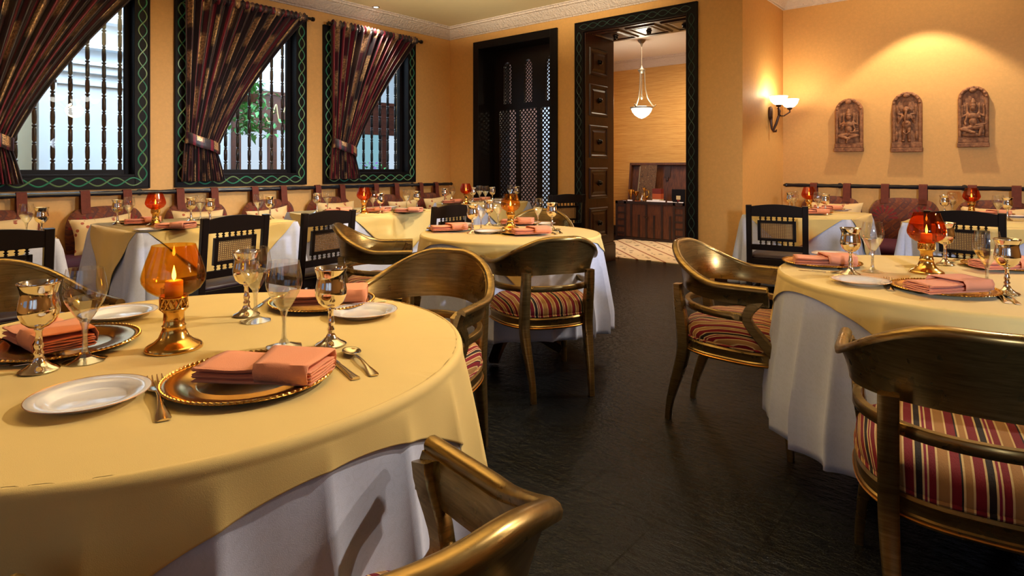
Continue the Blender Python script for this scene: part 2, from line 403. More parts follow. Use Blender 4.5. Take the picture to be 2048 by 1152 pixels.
# ------------------------------------------------------------------ room shell
XL, YB, XC, YR, ZC = -6.308, 6.109, -2.146, 7.438, 3.15
XE, YN = 3.2, -2.6                       # the unseen right and near sides
WZ0, WZ1 = .985, 2.85                    # window frame bottom and top
WIN = [(.775, 2.178), (2.403, 3.807), (4.035, 5.436)]
FB = .122                                # width of the painted frame band
struct(MB().box(-11.5, XE, YN, 11.0, -.1, 0), 'floor', 'slate', smooth=0)
struct(MB().box(XL - .2, XE, YN, YR + .2, ZC, ZC + .1), 'ceiling', 'cream', smooth=0)
m = MB(); b = FB
m.box(XL - .22, XL, YN, YB + .2, 0, WZ0 + b); m.box(XL - .22, XL, YN, YB + .2, WZ1 - b, ZC)
ys = [YN] + [v for a, c in WIN for v in (a + b, c - b)] + [YB + .2]
for i in range(0, len(ys), 2): m.box(XL - .22, XL, ys[i], ys[i + 1], WZ0 + b, WZ1 - b)
struct(m, 'wall_left', 'wall', smooth=0)
DX0, DX1, DZ, DR = -4.129, -2.606, 2.904, 6.743      # doorway frame outside, top, reveal end
LX0, LX1, LZ = -5.823, -4.403, 2.90                  # lattice opening
m = MB(); e = .116
m.box(XL + .001, LX0 + .1, YB, DR, 0, ZC); m.box(LX1 - .1, DX0 + e, YB, DR, 0, ZC); m.box(DX1 - e, XC, YB, YR + .2, 0, ZC)
m.box(LX0 + .1, LX1 - .1, YB, DR, LZ - .1, ZC); m.box(DX0 + e, DX1 - e, YB, DR, DZ - e, ZC)
struct(m, 'wall_back', 'wall', smooth=0)
struct(MB().box(XC - .02, XE, YR, YR + .2, 0, ZC), 'wall_recess', 'wall', smooth=0)
m = MB(); m.box(XE, XE + .2, YN, YR + .2, 0, ZC); struct(m, 'wall_right', 'wall', smooth=0)
m = MB(); m.box(XL, XE, YN - .2, YN, 0, .9); m.box(XL, XE, YN - .2, YN, 2.8, ZC)
for a, c in ((XL, -4.5), (-3.2, -2.4), (-1.1, -.3), (1.0, 1.8), (3.0, XE)): m.box(a, c, YN - .2, YN, .9, 2.8)
struct(m, 'wall_near', 'wall', smooth=0)

def offset_poly(P, d):                    # P list of 2D, room interior lies to the right of travel
    out = []
    for i, p in enumerate(P):
        p = Vector(p); ns = []
        for a, c in ((i - 1, i), (i, i + 1)):
            if a < 0 or c >= len(P): continue
            t = (Vector(P[c]) - Vector(P[a])).normalized(); ns.append(Vector((t.y, -t.x)))
        n = sum(ns, Vector((0, 0))); n = n / (n.length ** 2) * len(ns) if len(ns) == 1 else n / (1 + ns[0].dot(ns[1]))
        out.append(p + n * d)
    return out
PER = [(XL, YN), (XL, YB), (XC, YB), (XC, YR), (XE, YR)]
def crown(name, per, z, mat='plaster'):
    prof = [(0, z - .15), (.012, z - .15), (.016, z - .135), (.03, z - .128), (.05, z - .10), (.075, z - .07), (.105, z - .045), (.112, z - .035), (.135, z - .03), (.14, z - .012), (.16, z - .01), (.165, z)]
    m = MB(); rows = []
    for d, zz in prof:
        q = offset_poly(per, d); rows.append([(p.x, p.y, zz) for p in q])
    m.grid(rows); return struct(m, name, mat, smooth=25)
crown('trim_1', PER, ZC)

# guilloche scroll as raised tubes in a local (u along, v across) strip
def scroll(mb_a, mb_b, o, du, dv, length, half, pitch, rad, nrm):
    o, du, dv, nrm = Vector(o), Vector(du), Vector(dv), Vector(nrm)
    k = max(2, round(length / pitch)); pitch = length / k
    for sgn, mb in ((1, mb_a), (-1, mb_b)):
        n = k * 10; pts = []
        for i in range(n + 1):
            u = length * i / n; v = sgn * half * sin(pi * u / pitch)
            pts.append(o + du * u + dv * v + nrm * (.003 + .002 * sgn * cos(pi * u / pitch)))
        mb.tube(pts, rad, 4, cap=False)

def frame_bars(m, y0, y1, z0, z1, x0, x1, w, axis='x', bottom=True):
    def bx(a, c, z_, z2):
        if axis == 'x': m.box(x0, x1, a, c, z_, z2)
        else: m.box(a, c, x0, x1, z_, z2)
    bx(y0, y0 + w, z0, z1); bx(y1 - w, y1, z0, z1); bx(y0 + w, y1 - w, z1 - w, z1)
    if bottom: bx(y0 + w, y1 - w, z0, z0 + w)

spx = XL - .17
for i, (a, c) in enumerate(WIN):
    w = empty(f'window_{i+1}', (XL, (a + c) / 2, WZ0)); tag(w, kind='structure')
    T = Matrix.Translation(-w.location)
    m = MB(); frame_bars(m, a, c, WZ0, WZ1, XL, XL + .028, FB)
    frame_bars(m, a - .004, c + .004, WZ0 - .004, WZ1 + .004, XL, XL + .036, .014)
    frame_bars(m, a + FB - .012, c - FB + .012, WZ0 + FB - .012, WZ1 - FB + .012, XL - .21, XL + .034, .018)
    frame_bars(m, a + FB - .002, c - FB + .002, WZ0 + FB - .002, WZ1 - FB + .002, XL - .135, XL - .09, .05)
    m.v = [tuple(T @ Vector(v)) for v in m.v]; m.obj('window_frame', 'ebony_frame', w, bevel=.003)
    ga, gb = MB(), MB(); h = .035; pt = .138
    L = (c - a) - FB * 1.1; Lz = (WZ1 - WZ0) - FB * 1.1; x = XL + .028
    for (oo, du, dv, ln) in (((x, a + FB * .55, WZ0 + FB / 2), (0, 1, 0), (0, 0, 1), L), ((x, a + FB * .55, WZ1 - FB / 2), (0, 1, 0), (0, 0, 1), L), ((x, a + FB / 2, WZ0 + FB * .55), (0, 0, 1), (0, 1, 0), Lz), ((x, c - FB / 2, WZ0 + FB * .55), (0, 0, 1), (0, 1, 0), Lz)):
        scroll(ga, gb, oo, du, dv, ln, h, pt, .0062, (1, 0, 0))
    for g, mt, nm in ((ga, 'green', 'painted_scroll'), (gb, 'olive', 'painted_scroll')):
        g.v = [tuple(T @ Vector(v)) for v in g.v]; g.obj(nm, mt, w)
    m = MB().box(XL - .118, XL - .114, a + FB, c - FB, WZ0 + FB, WZ1 - FB, M=T); g = m.obj('glass_pane', 'pane', w, smooth=0)
    nb = 9
    for k in range(nb):
        y = a + FB + (c - a - 2 * FB) * (k + .5) / nb
        z0, z1 = WZ0 + FB, WZ1 - FB; prof = [(.017, z0)]; z = z0 + .10
        while z < z1 - .12:
            for dr, dz in ((.017, 0), (.010, .012), (.019, .022), (.019, .030), (.010, .040), (.017, .052), (.0185, .11), (.017, .155), (.010, .165), (.019, .175), (.010, .187), (.017, .2)): prof.append((dr, z + dz))
            z += .30
        prof.append((.017, z1))
        MB().lathe(prof, 10, M=Matrix.Translation((XL - .165, y, 0)) if False else T @ Matrix.Translation((XL - .165, y, 0))).obj('turned_bar', 'ebony', w)

# lattice screen in the back wall
w = empty('window_4', (LX0, YB, 0)); tag(w, kind='structure'); T = Matrix.Translation((-LX0, -YB, 0))
m = MB(); frame_bars(m, LX0, LX1, 0, LZ, YB - .03, YB + .02, .1, 'y', False); frame_bars(m, LX0 + .085, LX1 - .085, 0, LZ - .085, YB - .035, DR, .02, 'y', False)
m.v = [tuple(T @ Vector(v)) for v in m.v]; m.obj('window_frame', 'ebony_frame', w, bevel=.003)
yl = YB + .30; pc = [-5.48 - .363, -5.48, -5.117, -4.755]; m = MB()
ew = .052                                                 # half-gap of an arch
def holed(m, x0, x1, z0, z1, hx0, hx1, hz0, hz1, arch, y0, y1):
    m.box(x0, hx0, y0, y1, z0, z1); m.box(hx1, x1, y0, y1, z0, z1); m.box(hx0, hx1, y0, y1, z0, hz0)
    if arch:
        r = (hx1 - hx0) / 2; cx = (hx0 + hx1) / 2; pts = [(cx + r * cos(t * pi / 12), hz1 - r * .2 + 1.3 * r * sin(t * pi / 12)) for t in range(13)]
        m.prism([(hx1, z1), (hx1, hz1 - r * .2)] + pts[1:7] + [(cx, z1)], y0, y1); m.prism([(cx, z1)] + pts[6:12] + [(hx0, hz1 - r * .2), (hx0, z1)], y0, y1)
    else: m.box(hx0, hx1, y0, y1, hz1, z1)
for c_ in pc[1:]:
    holed(m, c_ - .1815, c_ + .1815, 2.0, 2.80, c_ - .07, c_ + .07, 2.06, 2.56, True, yl, yl + .05)
    holed(m, c_ - .1815, c_ + .1815, .06, 2.0, c_ - .15, c_ + .15, .12, 1.975, False, yl, yl + .05)
m.box(LX0 + .1, pc[1] - .1815, yl, yl + .05, 0, 2.8); m.box(pc[3] + .1815, LX1 - .1, yl, yl + .05, 0, 2.8)
m.v = [tuple(T @ Vector(v)) for v in m.v]; m.obj('screen_panel', 'ebony', w, smooth=0)
def lattice(m, x0, x1, z0, z1, p, r, y, th=.012):
    n = int((x1 - x0 + z1 - z0) / p) + 1
    for k in range(n):
        for sgn in (1, -1):
            s0 = k * p; pts = []
            # line: (x-x0)+(z-z0)=s0 or mirrored
            xa, za = (x0 + min(s0, x1 - x0), z0 + max(0, s0 - (x1 - x0))); xb, zb = (x0 + max(0, s0 - (z1 - z0)), z0 + min(s0, z1 - z0))
            if abs(xa - xb) < .02: continue
            if sgn < 0: xa, xb = x0 + x1 - xa, x0 + x1 - xb
            m.bar([(xa, y + sgn * .002, za), (xb, y + sgn * .002, zb)], (r, th), side=(0, 1, 0) if False else (1, 0, 1 if sgn > 0 else -1))
for c_ in pc[1:]:
    m = MB(); lattice(m, c_ - .15, c_ + .15, .12, 1.975, .062, .015, yl + .025); m.v = [tuple(T @ Vector(v)) for v in m.v]; m.obj('lattice', 'ebony', w, smooth=0)
    m = MB(); lattice(m, c_ - .07, c_ + .07, 2.06, 2.62, .05, .011, yl + .025); m.v = [tuple(T @ Vector(v)) for v in m.v]; m.obj('lattice', 'ebony', w, smooth=0)

# doorway with painted frame and panelled reveal
w = empty('door_1', (DX0, YB, 0)); tag(w, kind='structure'); T = Matrix.Translation((-DX0, -YB, 0))
m = MB(); frame_bars(m, DX0, DX1, 0, DZ, YB - .03, YB + .01, e, 'y', False); frame_bars(m, DX0 - .004, DX1 + .004, 0, DZ + .004, YB - .038, YB, .014, 'y', False)
frame_bars(m, DX0 + e - .014, DX1 - e + .014, 0, DZ - e + .014, YB - .036, YB + .02, .016, 'y', False)
m.v = [tuple(T @ Vector(v)) for v in m.v]; m.obj('door_frame', 'ebony_frame', w, bevel=.003)
ga, gb = MB(), MB(); y = YB - .03
for oo, du, dv, ln in (((DX0 + e * .55, y, DZ - e / 2), (1, 0, 0), (0, 0, 1), DX1 - DX0 - e * 1.1), ((DX0 + e / 2, y, .15), (0, 0, 1), (1, 0, 0), DZ - .15 - e), ((DX1 - e / 2, y, .15), (0, 0, 1), (1, 0, 0), DZ - .15 - e)):
    scroll(ga, gb, oo, du, dv, ln, .031, .125, .0042, (0, -1, 0))
for g in (ga, gb):
    g.v = [tuple(T @ Vector(v)) for v in g.v]; g.obj('painted_scroll', 'green_dim', w)
xr = DX0 + e
jm = MB(); jm.box(xr - .02, xr + .012, YB, DR + .02, 0, DZ - e, M=T); jm.box(xr, xr + .035, YB + .06, DR + .03, 0, .21, M=T); jm.box(xr, xr + .03, YB + .075, DR + .02, .21, .235, M=T)
jm.obj('jamb', 'mahogany', w, smooth=0, bevel=.003)
MB().box(DX1 - e - .012, DX1 - e + .02, YB, DR + .02, 0, DZ - e, M=T).obj('jamb', 'mahogany', w, smooth=0)
MB().box(xr, DX1 - e, YB + .01, DR + .02, DZ - e - .012, DZ - e + .01, M=T).obj('soffit', 'mahogany', w, smooth=0)
def panel(M0, hw, hh, parent):            # raised panel in local x,z facing -y... built in a unit frame
    m = MB(); rings = [(0, 0.0), (.012, .016), (.03, .016), (.045, .004), (.062, .004), (.085, .012)]
    rows = [[(sx * (hw - d), -t, sz * (hh - d)) for sx, sz in ((-1, -1), (1, -1), (1, 1), (-1, 1))] for d, t in rings]
    m.grid(rows, close_u=True, M=M0); b0 = len(m.v) - 4; m.f.append((b0, b0 + 1, b0 + 2, b0 + 3))
    p = m.obj('wood_panel', 'mahogany', parent, smooth=0)
    MB().lathe([(.001, 0), (.036, 0), (.034, .008), (.024, .014), (.028, .022), (.024, .036), (.012, .044), (.001, .046)], 16, M=M0 @ Matrix.Translation((0, -.012, 0)) @ Matrix.Rotation(pi / 2, 4, 'X')).obj('knob', 'ebony', p)
for z0, z1 in ((2.302, 2.621), (1.81, 2.179), (1.299, 1.68), (.807, 1.164), (.315, .678)):
    M0 = T @ Matrix.Translation((xr + .012, 6.40, (z0 + z1) / 2)) @ Matrix.Rotation(pi / 2, 4, 'Z')
    panel(M0, .21, (z1 - z0) / 2 + .01, w)
for k in range(3):
    M0 = T @ Matrix.Translation((xr + .24 + k * .44, (YB + DR) / 2, DZ - e - .012)) @ Matrix.Rotation(pi / 2, 4, 'X')
    panel(M0, .19, .24, w)

# far room behind the doorway
m = MB(); m.box(-6.3, -.8, 9.6, 9.8, 0, ZC); struct(m, 'wall_far', 'grass', smooth=0)
m = MB(); m.box(-6.0, -5.9, 7.9, 9.6, 0, ZC); struct(m, 'wall_far_left', 'grass', smooth=0)
m = MB(); m.box(-1.2, -1.1, YR + .2, 9.6, 0, ZC); struct(m, 'wall_far_right', 'grass', smooth=0)
struct(MB().box(-6.5, XC - .01, DR, 9.8, 3.06, 3.16).box(XC - .01, -.8, YR + .2, 9.8, 3.06, 3.16), 'ceiling_far', plain('white_ceiling', lin((226, 214, 204)), .7), smooth=0)
crown('trim_2', [(-5.9, 6.9), (-5.9, 9.6), (-1.2, 9.6)], 3.06)
struct(MB().box(-5.9, -1.2, 9.575, 9.6, 0, .14), 'baseboard_far', 'ebony', smooth=0)
struct(MB().box(DX1 - e + .3, XC, YB - .018, YB, 0, .12).box(LX1 + .01, DX0 - .01, YB - .018, YB, 0, .12), 'baseboard_back', 'mahogany', smooth=0)
# ceiling lights
area('far_room_glow', (-3.6, 8.2, 2.95), (-3.9, 8.6, 0), (1.6, 1.0), 46, (1, .80, .56), radians(150))
spot('wall_washer', (-.775, 6.90, 3.1), (-.775, 6.90, 0), 105, (1, .84, .60), 91, .25, .03)

# ------------------------------------------------------------------ lobby seen through the windows
XF = -9.5
MT['lobby_white'] = plain('lobby_white_wall', lin((214, 222, 230)), .7, var=.03)
MT['lobby_beige'] = plain('lobby_beige_panel', lin((168, 160, 136)), .7, var=.05)
MT['fascia'] = wood('shopfront_fascia_wood', lin((60, 28, 18)), lin((96, 46, 28)), .5, (1, 1, 8))
MT['teal'] = emit('lit_teal_shop_window', (.42, .78, .9), .62)
MT['shoplit'] = emit('lit_pale_shop_window', (.74, .86, 1.0), .85)
MT['leaf'] = plain('green_leaf', lin((84, 158, 88)), .5, var=.4, bscale=60)
MT['purple'] = plain('purple_petal', lin((128, 58, 158)), .6, var=.3)
m = MB(); m.box(XF - .2, XF, -2.6, 4.45, 0, 4.2); struct(m, 'wall_lobby', 'lobby_white', smooth=0); struct(MB().box(XF - .2, XF, 4.46, 11, 2.43, 4.2), 'wall_lobby_upper', 'lobby_white', smooth=0)
MT['rose'] = plain('dusky_rose_wall', lin((150, 104, 84)), .7, var=.05)
struct(MB().box(-7.6, -5.9, 7.7, 7.8, 0, 3.2), 'wall_passage', 'rose', smooth=0); struct(MB().box(-5.9, -5.45, 7.7, 7.8, 0, 3.2), 'wall_passage_end', 'lobby_white', smooth=0)
area('passage_daylight', (-5.5, 6.95, 2.0), (-5.7, 7.7, 1.5), (.25, 1.6), 10, DAY)
struct(MB().box(XF - 2.6, XL - .22, -2.6, 11, 4.2, 4.3), 'ceiling_lobby', 'lobby_white', smooth=0)
m = MB()
for z0, z1, d in ((2.26, 2.30, .05), (2.42, 2.52, .09), (2.52, 2.56, .14), (2.74, 2.80, .18), (3.1, 3.3, .2)): m.box(XF, XF + d, -2.6, 4.45, z0, z1)
struct(m, 'trim_3', 'lobby_white', smooth=0)
m = MB(); m.box(XF, XF + .12, 2.0, 2.10, 0, 3.4); m.box(XF, XF + .12, 3.55, 3.80, 0, 3.4); m.box(XF, XF + .05, 2.1, 2.2, 0, 3.4)
struct(m, 'trim_4', 'lobby_white', smooth=0)
struct(MB().box(XF + .01, XF + .03, .4, 2.0, 0, 2.2), 'trim_5', 'lobby_beige', smooth=0)
struct(MB().box(XF - 1.3, XF - 1.2, 4.3, 11, 0, 2.6), 'wall_lobby_shop', 'lobby_white', smooth=0)
sf = empty('shopfront', (XF, 6.5, 0)); T = Matrix.Translation((-XF, -6.5, 0))
tag(sf, 'dark wooden shopfront with script lettering across the lobby outside', 'shopfront')
MB().box(XF - .1, XF + .08, 4.45, 10.5, 1.80, 2.40, M=T).box(XF - .1, XF + .12, 4.45, 10.5, 2.36, 2.42, M=T).obj('fascia', 'fascia', sf, smooth=0)
for y in (4.45, 5.05, 6.25, 7.35, 7.9, 9.3): MB().box(XF - .05, XF + .05, y, y + .14, 0, 1.8, M=T).obj('mullion', 'fascia', sf, smooth=0)
for y, y2, mt in ((4.59, 5.05, 'shoplit'), (5.19, 6.25, 'shoplit'), (6.39, 7.35, 'teal'), (7.49, 7.9, 'shoplit'), (8.04, 9.3, 'teal')): MB().box(XF - .03, XF - .01, y, y2, 0, 1.8, M=T).obj('shop_glass', mt, sf, smooth=0)
# cursive "Nin" strokes on the fascia (u to the right, v up)
p0 = at_x(541, 245, XF + .09); sc_ = .30
def stroke(m, pts):
    P = []
    for i in range(len(pts) - 1):          # Catmull-Rom
        a, b_, c_, d_ = [Vector(pts[max(0, min(len(pts) - 1, i + k))]) for k in (-1, 0, 1, 2)]
        for t in [k / 6 for k in range(6)]:
            P.append(.5 * ((2 * b_) + (c_ - a) * t + (2 * a - 5 * b_ + 4 * c_ - d_) * t * t + (3 * b_ - a - 3 * c_ + d_) * t ** 3))
    P.append(Vector(pts[-1])); m.tube([T @ Vector((XF + .085, p0.y + q.x * sc_, p0.z + q.y * sc_)) for q in P], .011, 6)
m = MB()
stroke(m, [(-.25, .25), (-.1, .02), (.08, .3), (.28, .92), (.36, .95), (.42, .5), (.55, .02), (.7, .4), (.95, 1.05), (1.15, 1.1)])
stroke(m, [(.95, .42), (1.02, .5), (1.0, .15), (1.12, .03), (1.25, .2), (1.32, .48), (1.3, .05), (1.45, .42), (1.6, .46), (1.6, .1), (1.72, .04), (1.85, .2)])
stroke(m, [(1.06, .66), (1.09, .70)])
m.obj('script_lettering', plain('cream_lettering', lin((214, 196, 150)), .4), sf)
pq = at_x(498, 205, XF + .95); pl = empty('hanging_plant', (pq.x, pq.y, pq.z + .12)); tag(pl, 'leafy green plant hanging outside the middle window', 'plant')
MB().lathe([(.001, -.12), (.09, -.12), (.13, 0), (.12, 0), (.08, -.1), (.001, -.1)], 16).obj('pot', 'fascia', pl)
MB().tube([(0, 0, .0), (0, 0, 1.6)], .004, 4).obj('hanger', 'iron', pl)
m = MB(); rr = random.Random(3)
for k in range(420):
    a = rr.uniform(0, 2 * pi); r = abs(rr.gauss(0, .15)); c_ = Vector((r * cos(a), r * sin(a) * 1.3, rr.uniform(-.55, .22) - r * .3))
    R = Matrix.Translation(c_) @ Matrix.Rotation(rr.uniform(0, 6.3), 4, 'Z') @ Matrix.Rotation(rr.uniform(-1, 1), 4, 'X')
    m.add([(0, 0, 0), (.022, .03, .006), (0, .085, -.01), (-.022, .03, .006)], [(0, 1, 2, 3)], R @ Matrix.Diagonal((1.5, 1.5, 1.5, 1)))
tag(m.obj('foliage', 'leaf', pl, smooth=0), kind='stuff')
fb = empty('flower_planter', (XF + .5, 6.75, 0)); tag(fb, 'purple flowering planter outside the window nearest the corner', 'planter')
MB().lathe([(.001, 0), (.14, 0), (.2, .5), (.17, .5), (.15, .45), (.001, .45)], 20).obj('pot', 'lobby_beige', fb)
m = MB(); m2 = MB()
for k in range(220):
    a = rr.uniform(0, 2 * pi); r = abs(rr.gauss(0, .16)); c_ = Vector((r * cos(a), r * sin(a), rr.uniform(.5, 1.25)))
    R = Matrix.Translation(c_) @ Matrix.Rotation(rr.uniform(0, 6.3), 4, 'Z') @ Matrix.Rotation(rr.uniform(-1, 1), 4, 'X')
    (m if k % 3 else m2).add([(0, 0, 0), (.025, .03, .006), (0, .08, -.01), (-.025, .03, .006)], [(0, 1, 2, 3)], R)
tag(m.obj('foliage', 'leaf', fb, smooth=0), kind='stuff'); tag(m2.obj('blossom', 'purple', fb, smooth=0), kind='stuff')

# ------------------------------------------------------------------ curtains
def curtain_thing(a, c, label, seed):
    x0 = XL + .075; r0 = empty('curtain', (x0, a, WZ0)); tag(r0, label, 'curtain', 'brocade curtains on the street-side windows')
    rr = random.Random(seed); W = c - a; ztop = WZ1 - WZ0 + .01; ztie = 1.43 - WZ0; zb = .055
    yt, NU, NV = .235, 300, 46; ph = [rr.uniform(-.6, .6) for _ in range(40)]
    def pleat(u): return sin(2 * pi * (15 * u + .35 * sin(9 * u + ph[0])) + ph[1])
    rows = []; uvs = []
    for j in range(NV + 1):
        v = j / NV; row = []
        for i in range(NU + 1):
            u = i / NU
            if v < .68:
                t = v / .68; z = ztop - t * (ztop - ztie - .06 + .16 * u)
                yA = .05 + u * (W - .10); yB = yt - .165 + u * .29
                k = t ** (1.0 - .42 * u) if True else t
                k = 1 - (1 - t) ** (1 + .55 * u) if u > 0 else t
                k = .55 * k + .45 * t
                y = yA + (yB - yA) * k
                amp = .034 * (1 - .45 * t)
            else:
                t = (v - .68) / .32; z0 = ztie + .06 - .16 * u; z = z0 + (zb - z0) * t
                y = yt - .165 + u * .29 + (u - .5) * .12 * (t ** .7) + .02 * t; amp = .02 + .008 * t
            x = .012 + amp * pleat(u) + .03 * (1 - abs(2 * u - 1)) * (v > .3) * min(1, abs(v - .3) * 3) * (1 if v < .68 else max(.4, 1 - (v - .68) * 2))
            row.append((x + .02, y, z)); uvs.append((u, v))
        rows.append(row)
    m = MB().grid(rows); m.uv = uvs
    o = m.obj('drape', 'curtain', r0, smooth=80); s = o.modifiers.new('thick', 'SOLIDIFY'); s.thickness = .004
    # gathered heading over the rod
    rows = []; uvs = []
    for j in range(14):
        q = 2 * pi * j / 14; row = []
        for i in range(NU + 1):
            u = i / NU; rp = .034 + .012 * sin(2 * pi * 26 * u + ph[2]) * (.6 + .4 * sin(7 * u))
            row.append((.03 + rp * .8 * cos(q), .06 + u * (W - .10), ztop + .005 + rp * sin(q) * 1.25)); uvs.append((u, .02 + .03 * j / 14))
        rows.append(row)
    m = MB().grid(rows, close_v=True); m.uv = uvs; m.obj('gathered_heading', 'curtain', r0, smooth=80)
    # tieback band
    rows = []; uvs = []
    for j in range(7):
        row = []
        for i in range(41):
            q = 2 * pi * i / 40; row.append((.055 + .062 * cos(q) + (.006 if j in (0, 6) else .012), yt - .02 + .165 * sin(q), ztie - .02 - .10 * (sin(q) * .5 + .0) * 1.1 + (j - 3) * .018 + .004 * sin(5 * q))); uvs.append((.2 + i / 60, .3 + j / 40))
        rows.append(row)
    m = MB().grid(rows); m.uv = uvs; o = m.obj('tieback', 'curtain', r0, smooth=80)
    m = MB().tube([(.03, .01, ztop + .005), (.03, W + .03, ztop + .005)], .017, 12); m.lathe([(.001, -.02), (.024, -.015), (.026, .01), (.001, .02)], 12, M=Matrix.Translation((.03, W + .035, ztop + .005)) @ Matrix.Rotation(pi / 2, 4, 'X'))
    m.box(-.04, .03, .03, .045, ztop - .01, ztop + .02); m.box(-.04, .03, W - .03, W - .015, ztop - .01, ztop + .02)
    m.obj('curtain_rod', 'ebony', r0)
curtain_thing(*WIN[0], 'large brocade curtain swept left, nearest window at the picture\'s left edge', 1)
curtain_thing(*WIN[1], 'brocade curtain tied back on the middle window', 2)
curtain_thing(*WIN[2], 'brocade curtain tied back on the window nearest the room corner', 3)

# ------------------------------------------------------------------ rails, benches, hanging cushions, pillows
def rail(name, p0, p1, nrm, label):
    p0, p1, nrm = Vector(p0), Vector(p1), Vector(nrm); r0 = empty(name, p0); d = (p1 - p0); L = d.length; d.normalize()
    m = MB(); n = int(L / .06)
    pts = [d * (L * i / n) for i in range(n + 1)]; m.tube(pts, [.021 + .002 * sin(i * 2.1) for i in range(n + 1)], 10)
    m.lathe([(.021, 0), (.024, .01), (.016, .03), (.001, .05)], 10, M=Matrix.Translation(d * L) @ d.to_track_quat('Z', 'Y').to_matrix().to_4x4())
    m.obj('rail_pole', 'rail', r0)
    k = 0.3
    while k < L:
        b_ = MB().tube([d * k, d * k - nrm * .075], .011, 8).lathe([(.03, 0), (.03, .008), (.012, .014)], 12, M=Matrix.Translation(d * k - nrm * .075) @ nrm.to_track_quat('Z', 'Y').to_matrix().to_4x4())
        b_.obj('bracket', 'rail', r0); k += 1.1
    return tag(r0, label, 'rail')
RX, RY = XL + .075, YR - .075
rail('cushion_rail', (RX, -.4, .945), (RX, YB - .06, .945), (1, 0, 0), 'black lacquered rail under the curtained windows, holding the hanging cushions')
rail('cushion_rail', (XE - .05, RY, .975), (XC + .07, RY, .975), (0, -1, 0), 'black lacquered rail on the wall below the stone reliefs')
def bench(name, x0, x1, y0, y1, front, label):
    r0 = empty(name, (x0, y0, 0)); T = Matrix.Translation((-x0, -y0, 0)); ax = front
    if ax == 'x':
        MB().box(x0, x1 - .04, y0, y1, .0, .31, M=T).box(x0, x1 - .02, y0, y1, .06, .09, M=T).box(x0, x1 - .02, y0, y1, .27, .31, M=T).obj('bench_base', 'ebony_frame', r0, smooth=0)
        m = MB(); k = y0
        while k < y1 - .01:
            k2 = min(k + .72, y1); m.super(((x0 + x1) / 2 - x0, (k + k2) / 2 - y0, .375), ((x1 - x0) / 2 + .01, (k2 - k) / 2, .075), .2); k = k2
        m.obj('seat_pad', 'plum', r0, smooth=60)
        ga, gb = MB(), MB(); scroll(ga, gb, (x1 - x0 - .038, .05, .18), (0, 1, 0), (0, 0, 1), y1 - y0 - .1, .05, .17, .006, (1, 0, 0))
    else:
        MB().box(x0, x1, y0 + .04, y1, .0, .31, M=T).box(x0, x1, y0 + .02, y1, .06, .09, M=T).box(x0, x1, y0 + .02, y1, .27, .31, M=T).obj('bench_base', 'ebony_frame', r0, smooth=0)
        m = MB(); k = x0
        while k < x1 - .01:
            k2 = min(k + .72, x1); m.super(((k + k2) / 2 - x0, (y1 - y0) / 2, .375), ((k2 - k) / 2, (y1 - y0) / 2 + .01, .075), .2); k = k2
        m.obj('seat_pad', 'plum', r0, smooth=60)
        ga, gb = MB(), MB(); scroll(ga, gb, (.05, .038, .18), (1, 0, 0), (0, 0, 1), x1 - x0 - .1, .05, .17, .006, (0, -1, 0))
    ga.obj('carved_scroll', 'green_dim', r0); gb.obj('carved_scroll', 'green_dim', r0)
    tag(r0, label, 'bench')
bench('banquette', XL + .03, -5.62, -.3, YB - .05, 'x', 'plum velvet banquette running under the curtained windows')
bench('banquette', XC + .04, 2.6, 6.80, YR - .03, 'y', 'plum velvet banquette under the carved stone reliefs')
def cushion_build():                       # faces local -y, hangs from the origin (rail axis)
    r0 = empty('hanging_cushion')
    m = MB(); rows = []
    W, Hh, zc = .31, .235, -.345
    nu, nv = 40, 20
    for k, sgn in ((0, -1), (1, 1)):
        rows = []
        for j in range(nv + 1):
            q = -1 + 2 * j / nv; row = []
            for i in range(nu + 1):
                p = -1 + 2 * i / nu
                # rounded-square mapping
                x = W * p * (1 - .06 * q * q) ; z = Hh * q * (1 - .10 * p * p - .06 * p ** 6)
                if q > 0: x *= 1 - .16 * q ** 4
                pf = (1 - abs(p) ** 4) * (1 - abs(q) ** 4)
                row.append((x, sgn * (.066 * max(0, pf) ** .55) - .0, z))
            rows.append(row)
        m.grid(rows)
    o = m.obj('cushion_body', 'paisley', r0, smooth=80, loc=(0, 0, zc))
    for sx in (-1, 1):
        m = MB(); x = sx * .165; w = .036
        path = [(x, -.05, -.17), (x, -.034, -.09), (x, -.028, -.01), (x, -.02, .020), (x, 0, .028), (x, .02, .018), (x, .026, -.02), (x, .03, -.12), (x, .02, -.2)]
        m.bar(path, (w * 2, .006), side=(1, 0, 0)); m.obj('strap', 'strap', r0, smooth=40)
    return r0
for i, (y, nm) in enumerate(((1.05, 'beside the leftmost table at the picture\'s edge'), (1.81, 'below the gap right of the large near window\'s frame edge'), (2.585, 'below the left part of the middle window'), (3.33, 'below the right part of the middle window'), (4.08, 'below the left part of the window nearest the corner'), (4.90, 'below the right part of the window nearest the corner'), (5.62, 'last one before the room corner'))):
    nm = ('rust paisley hanging cushion behind the leftmost table at the picture\'s edge', 'rust paisley hanging cushion behind the left end of the second window table', 'rust paisley hanging cushion right of the second window table\'s lamp', 'rust paisley hanging cushion behind the second cane chair from the left window', 'rust paisley hanging cushion left of the third window table\'s lamp', 'rust paisley hanging cushion right of the third window table\'s lamp', 'rust paisley hanging cushion last on the rail before the room corner')[i]
    put('cushion', cushion_build, (RX, y, .945), pi / 2, nm, 'cushion', 'paisley cushions hung under the windows', (.98 if i != 6 else .85, 1, 1))
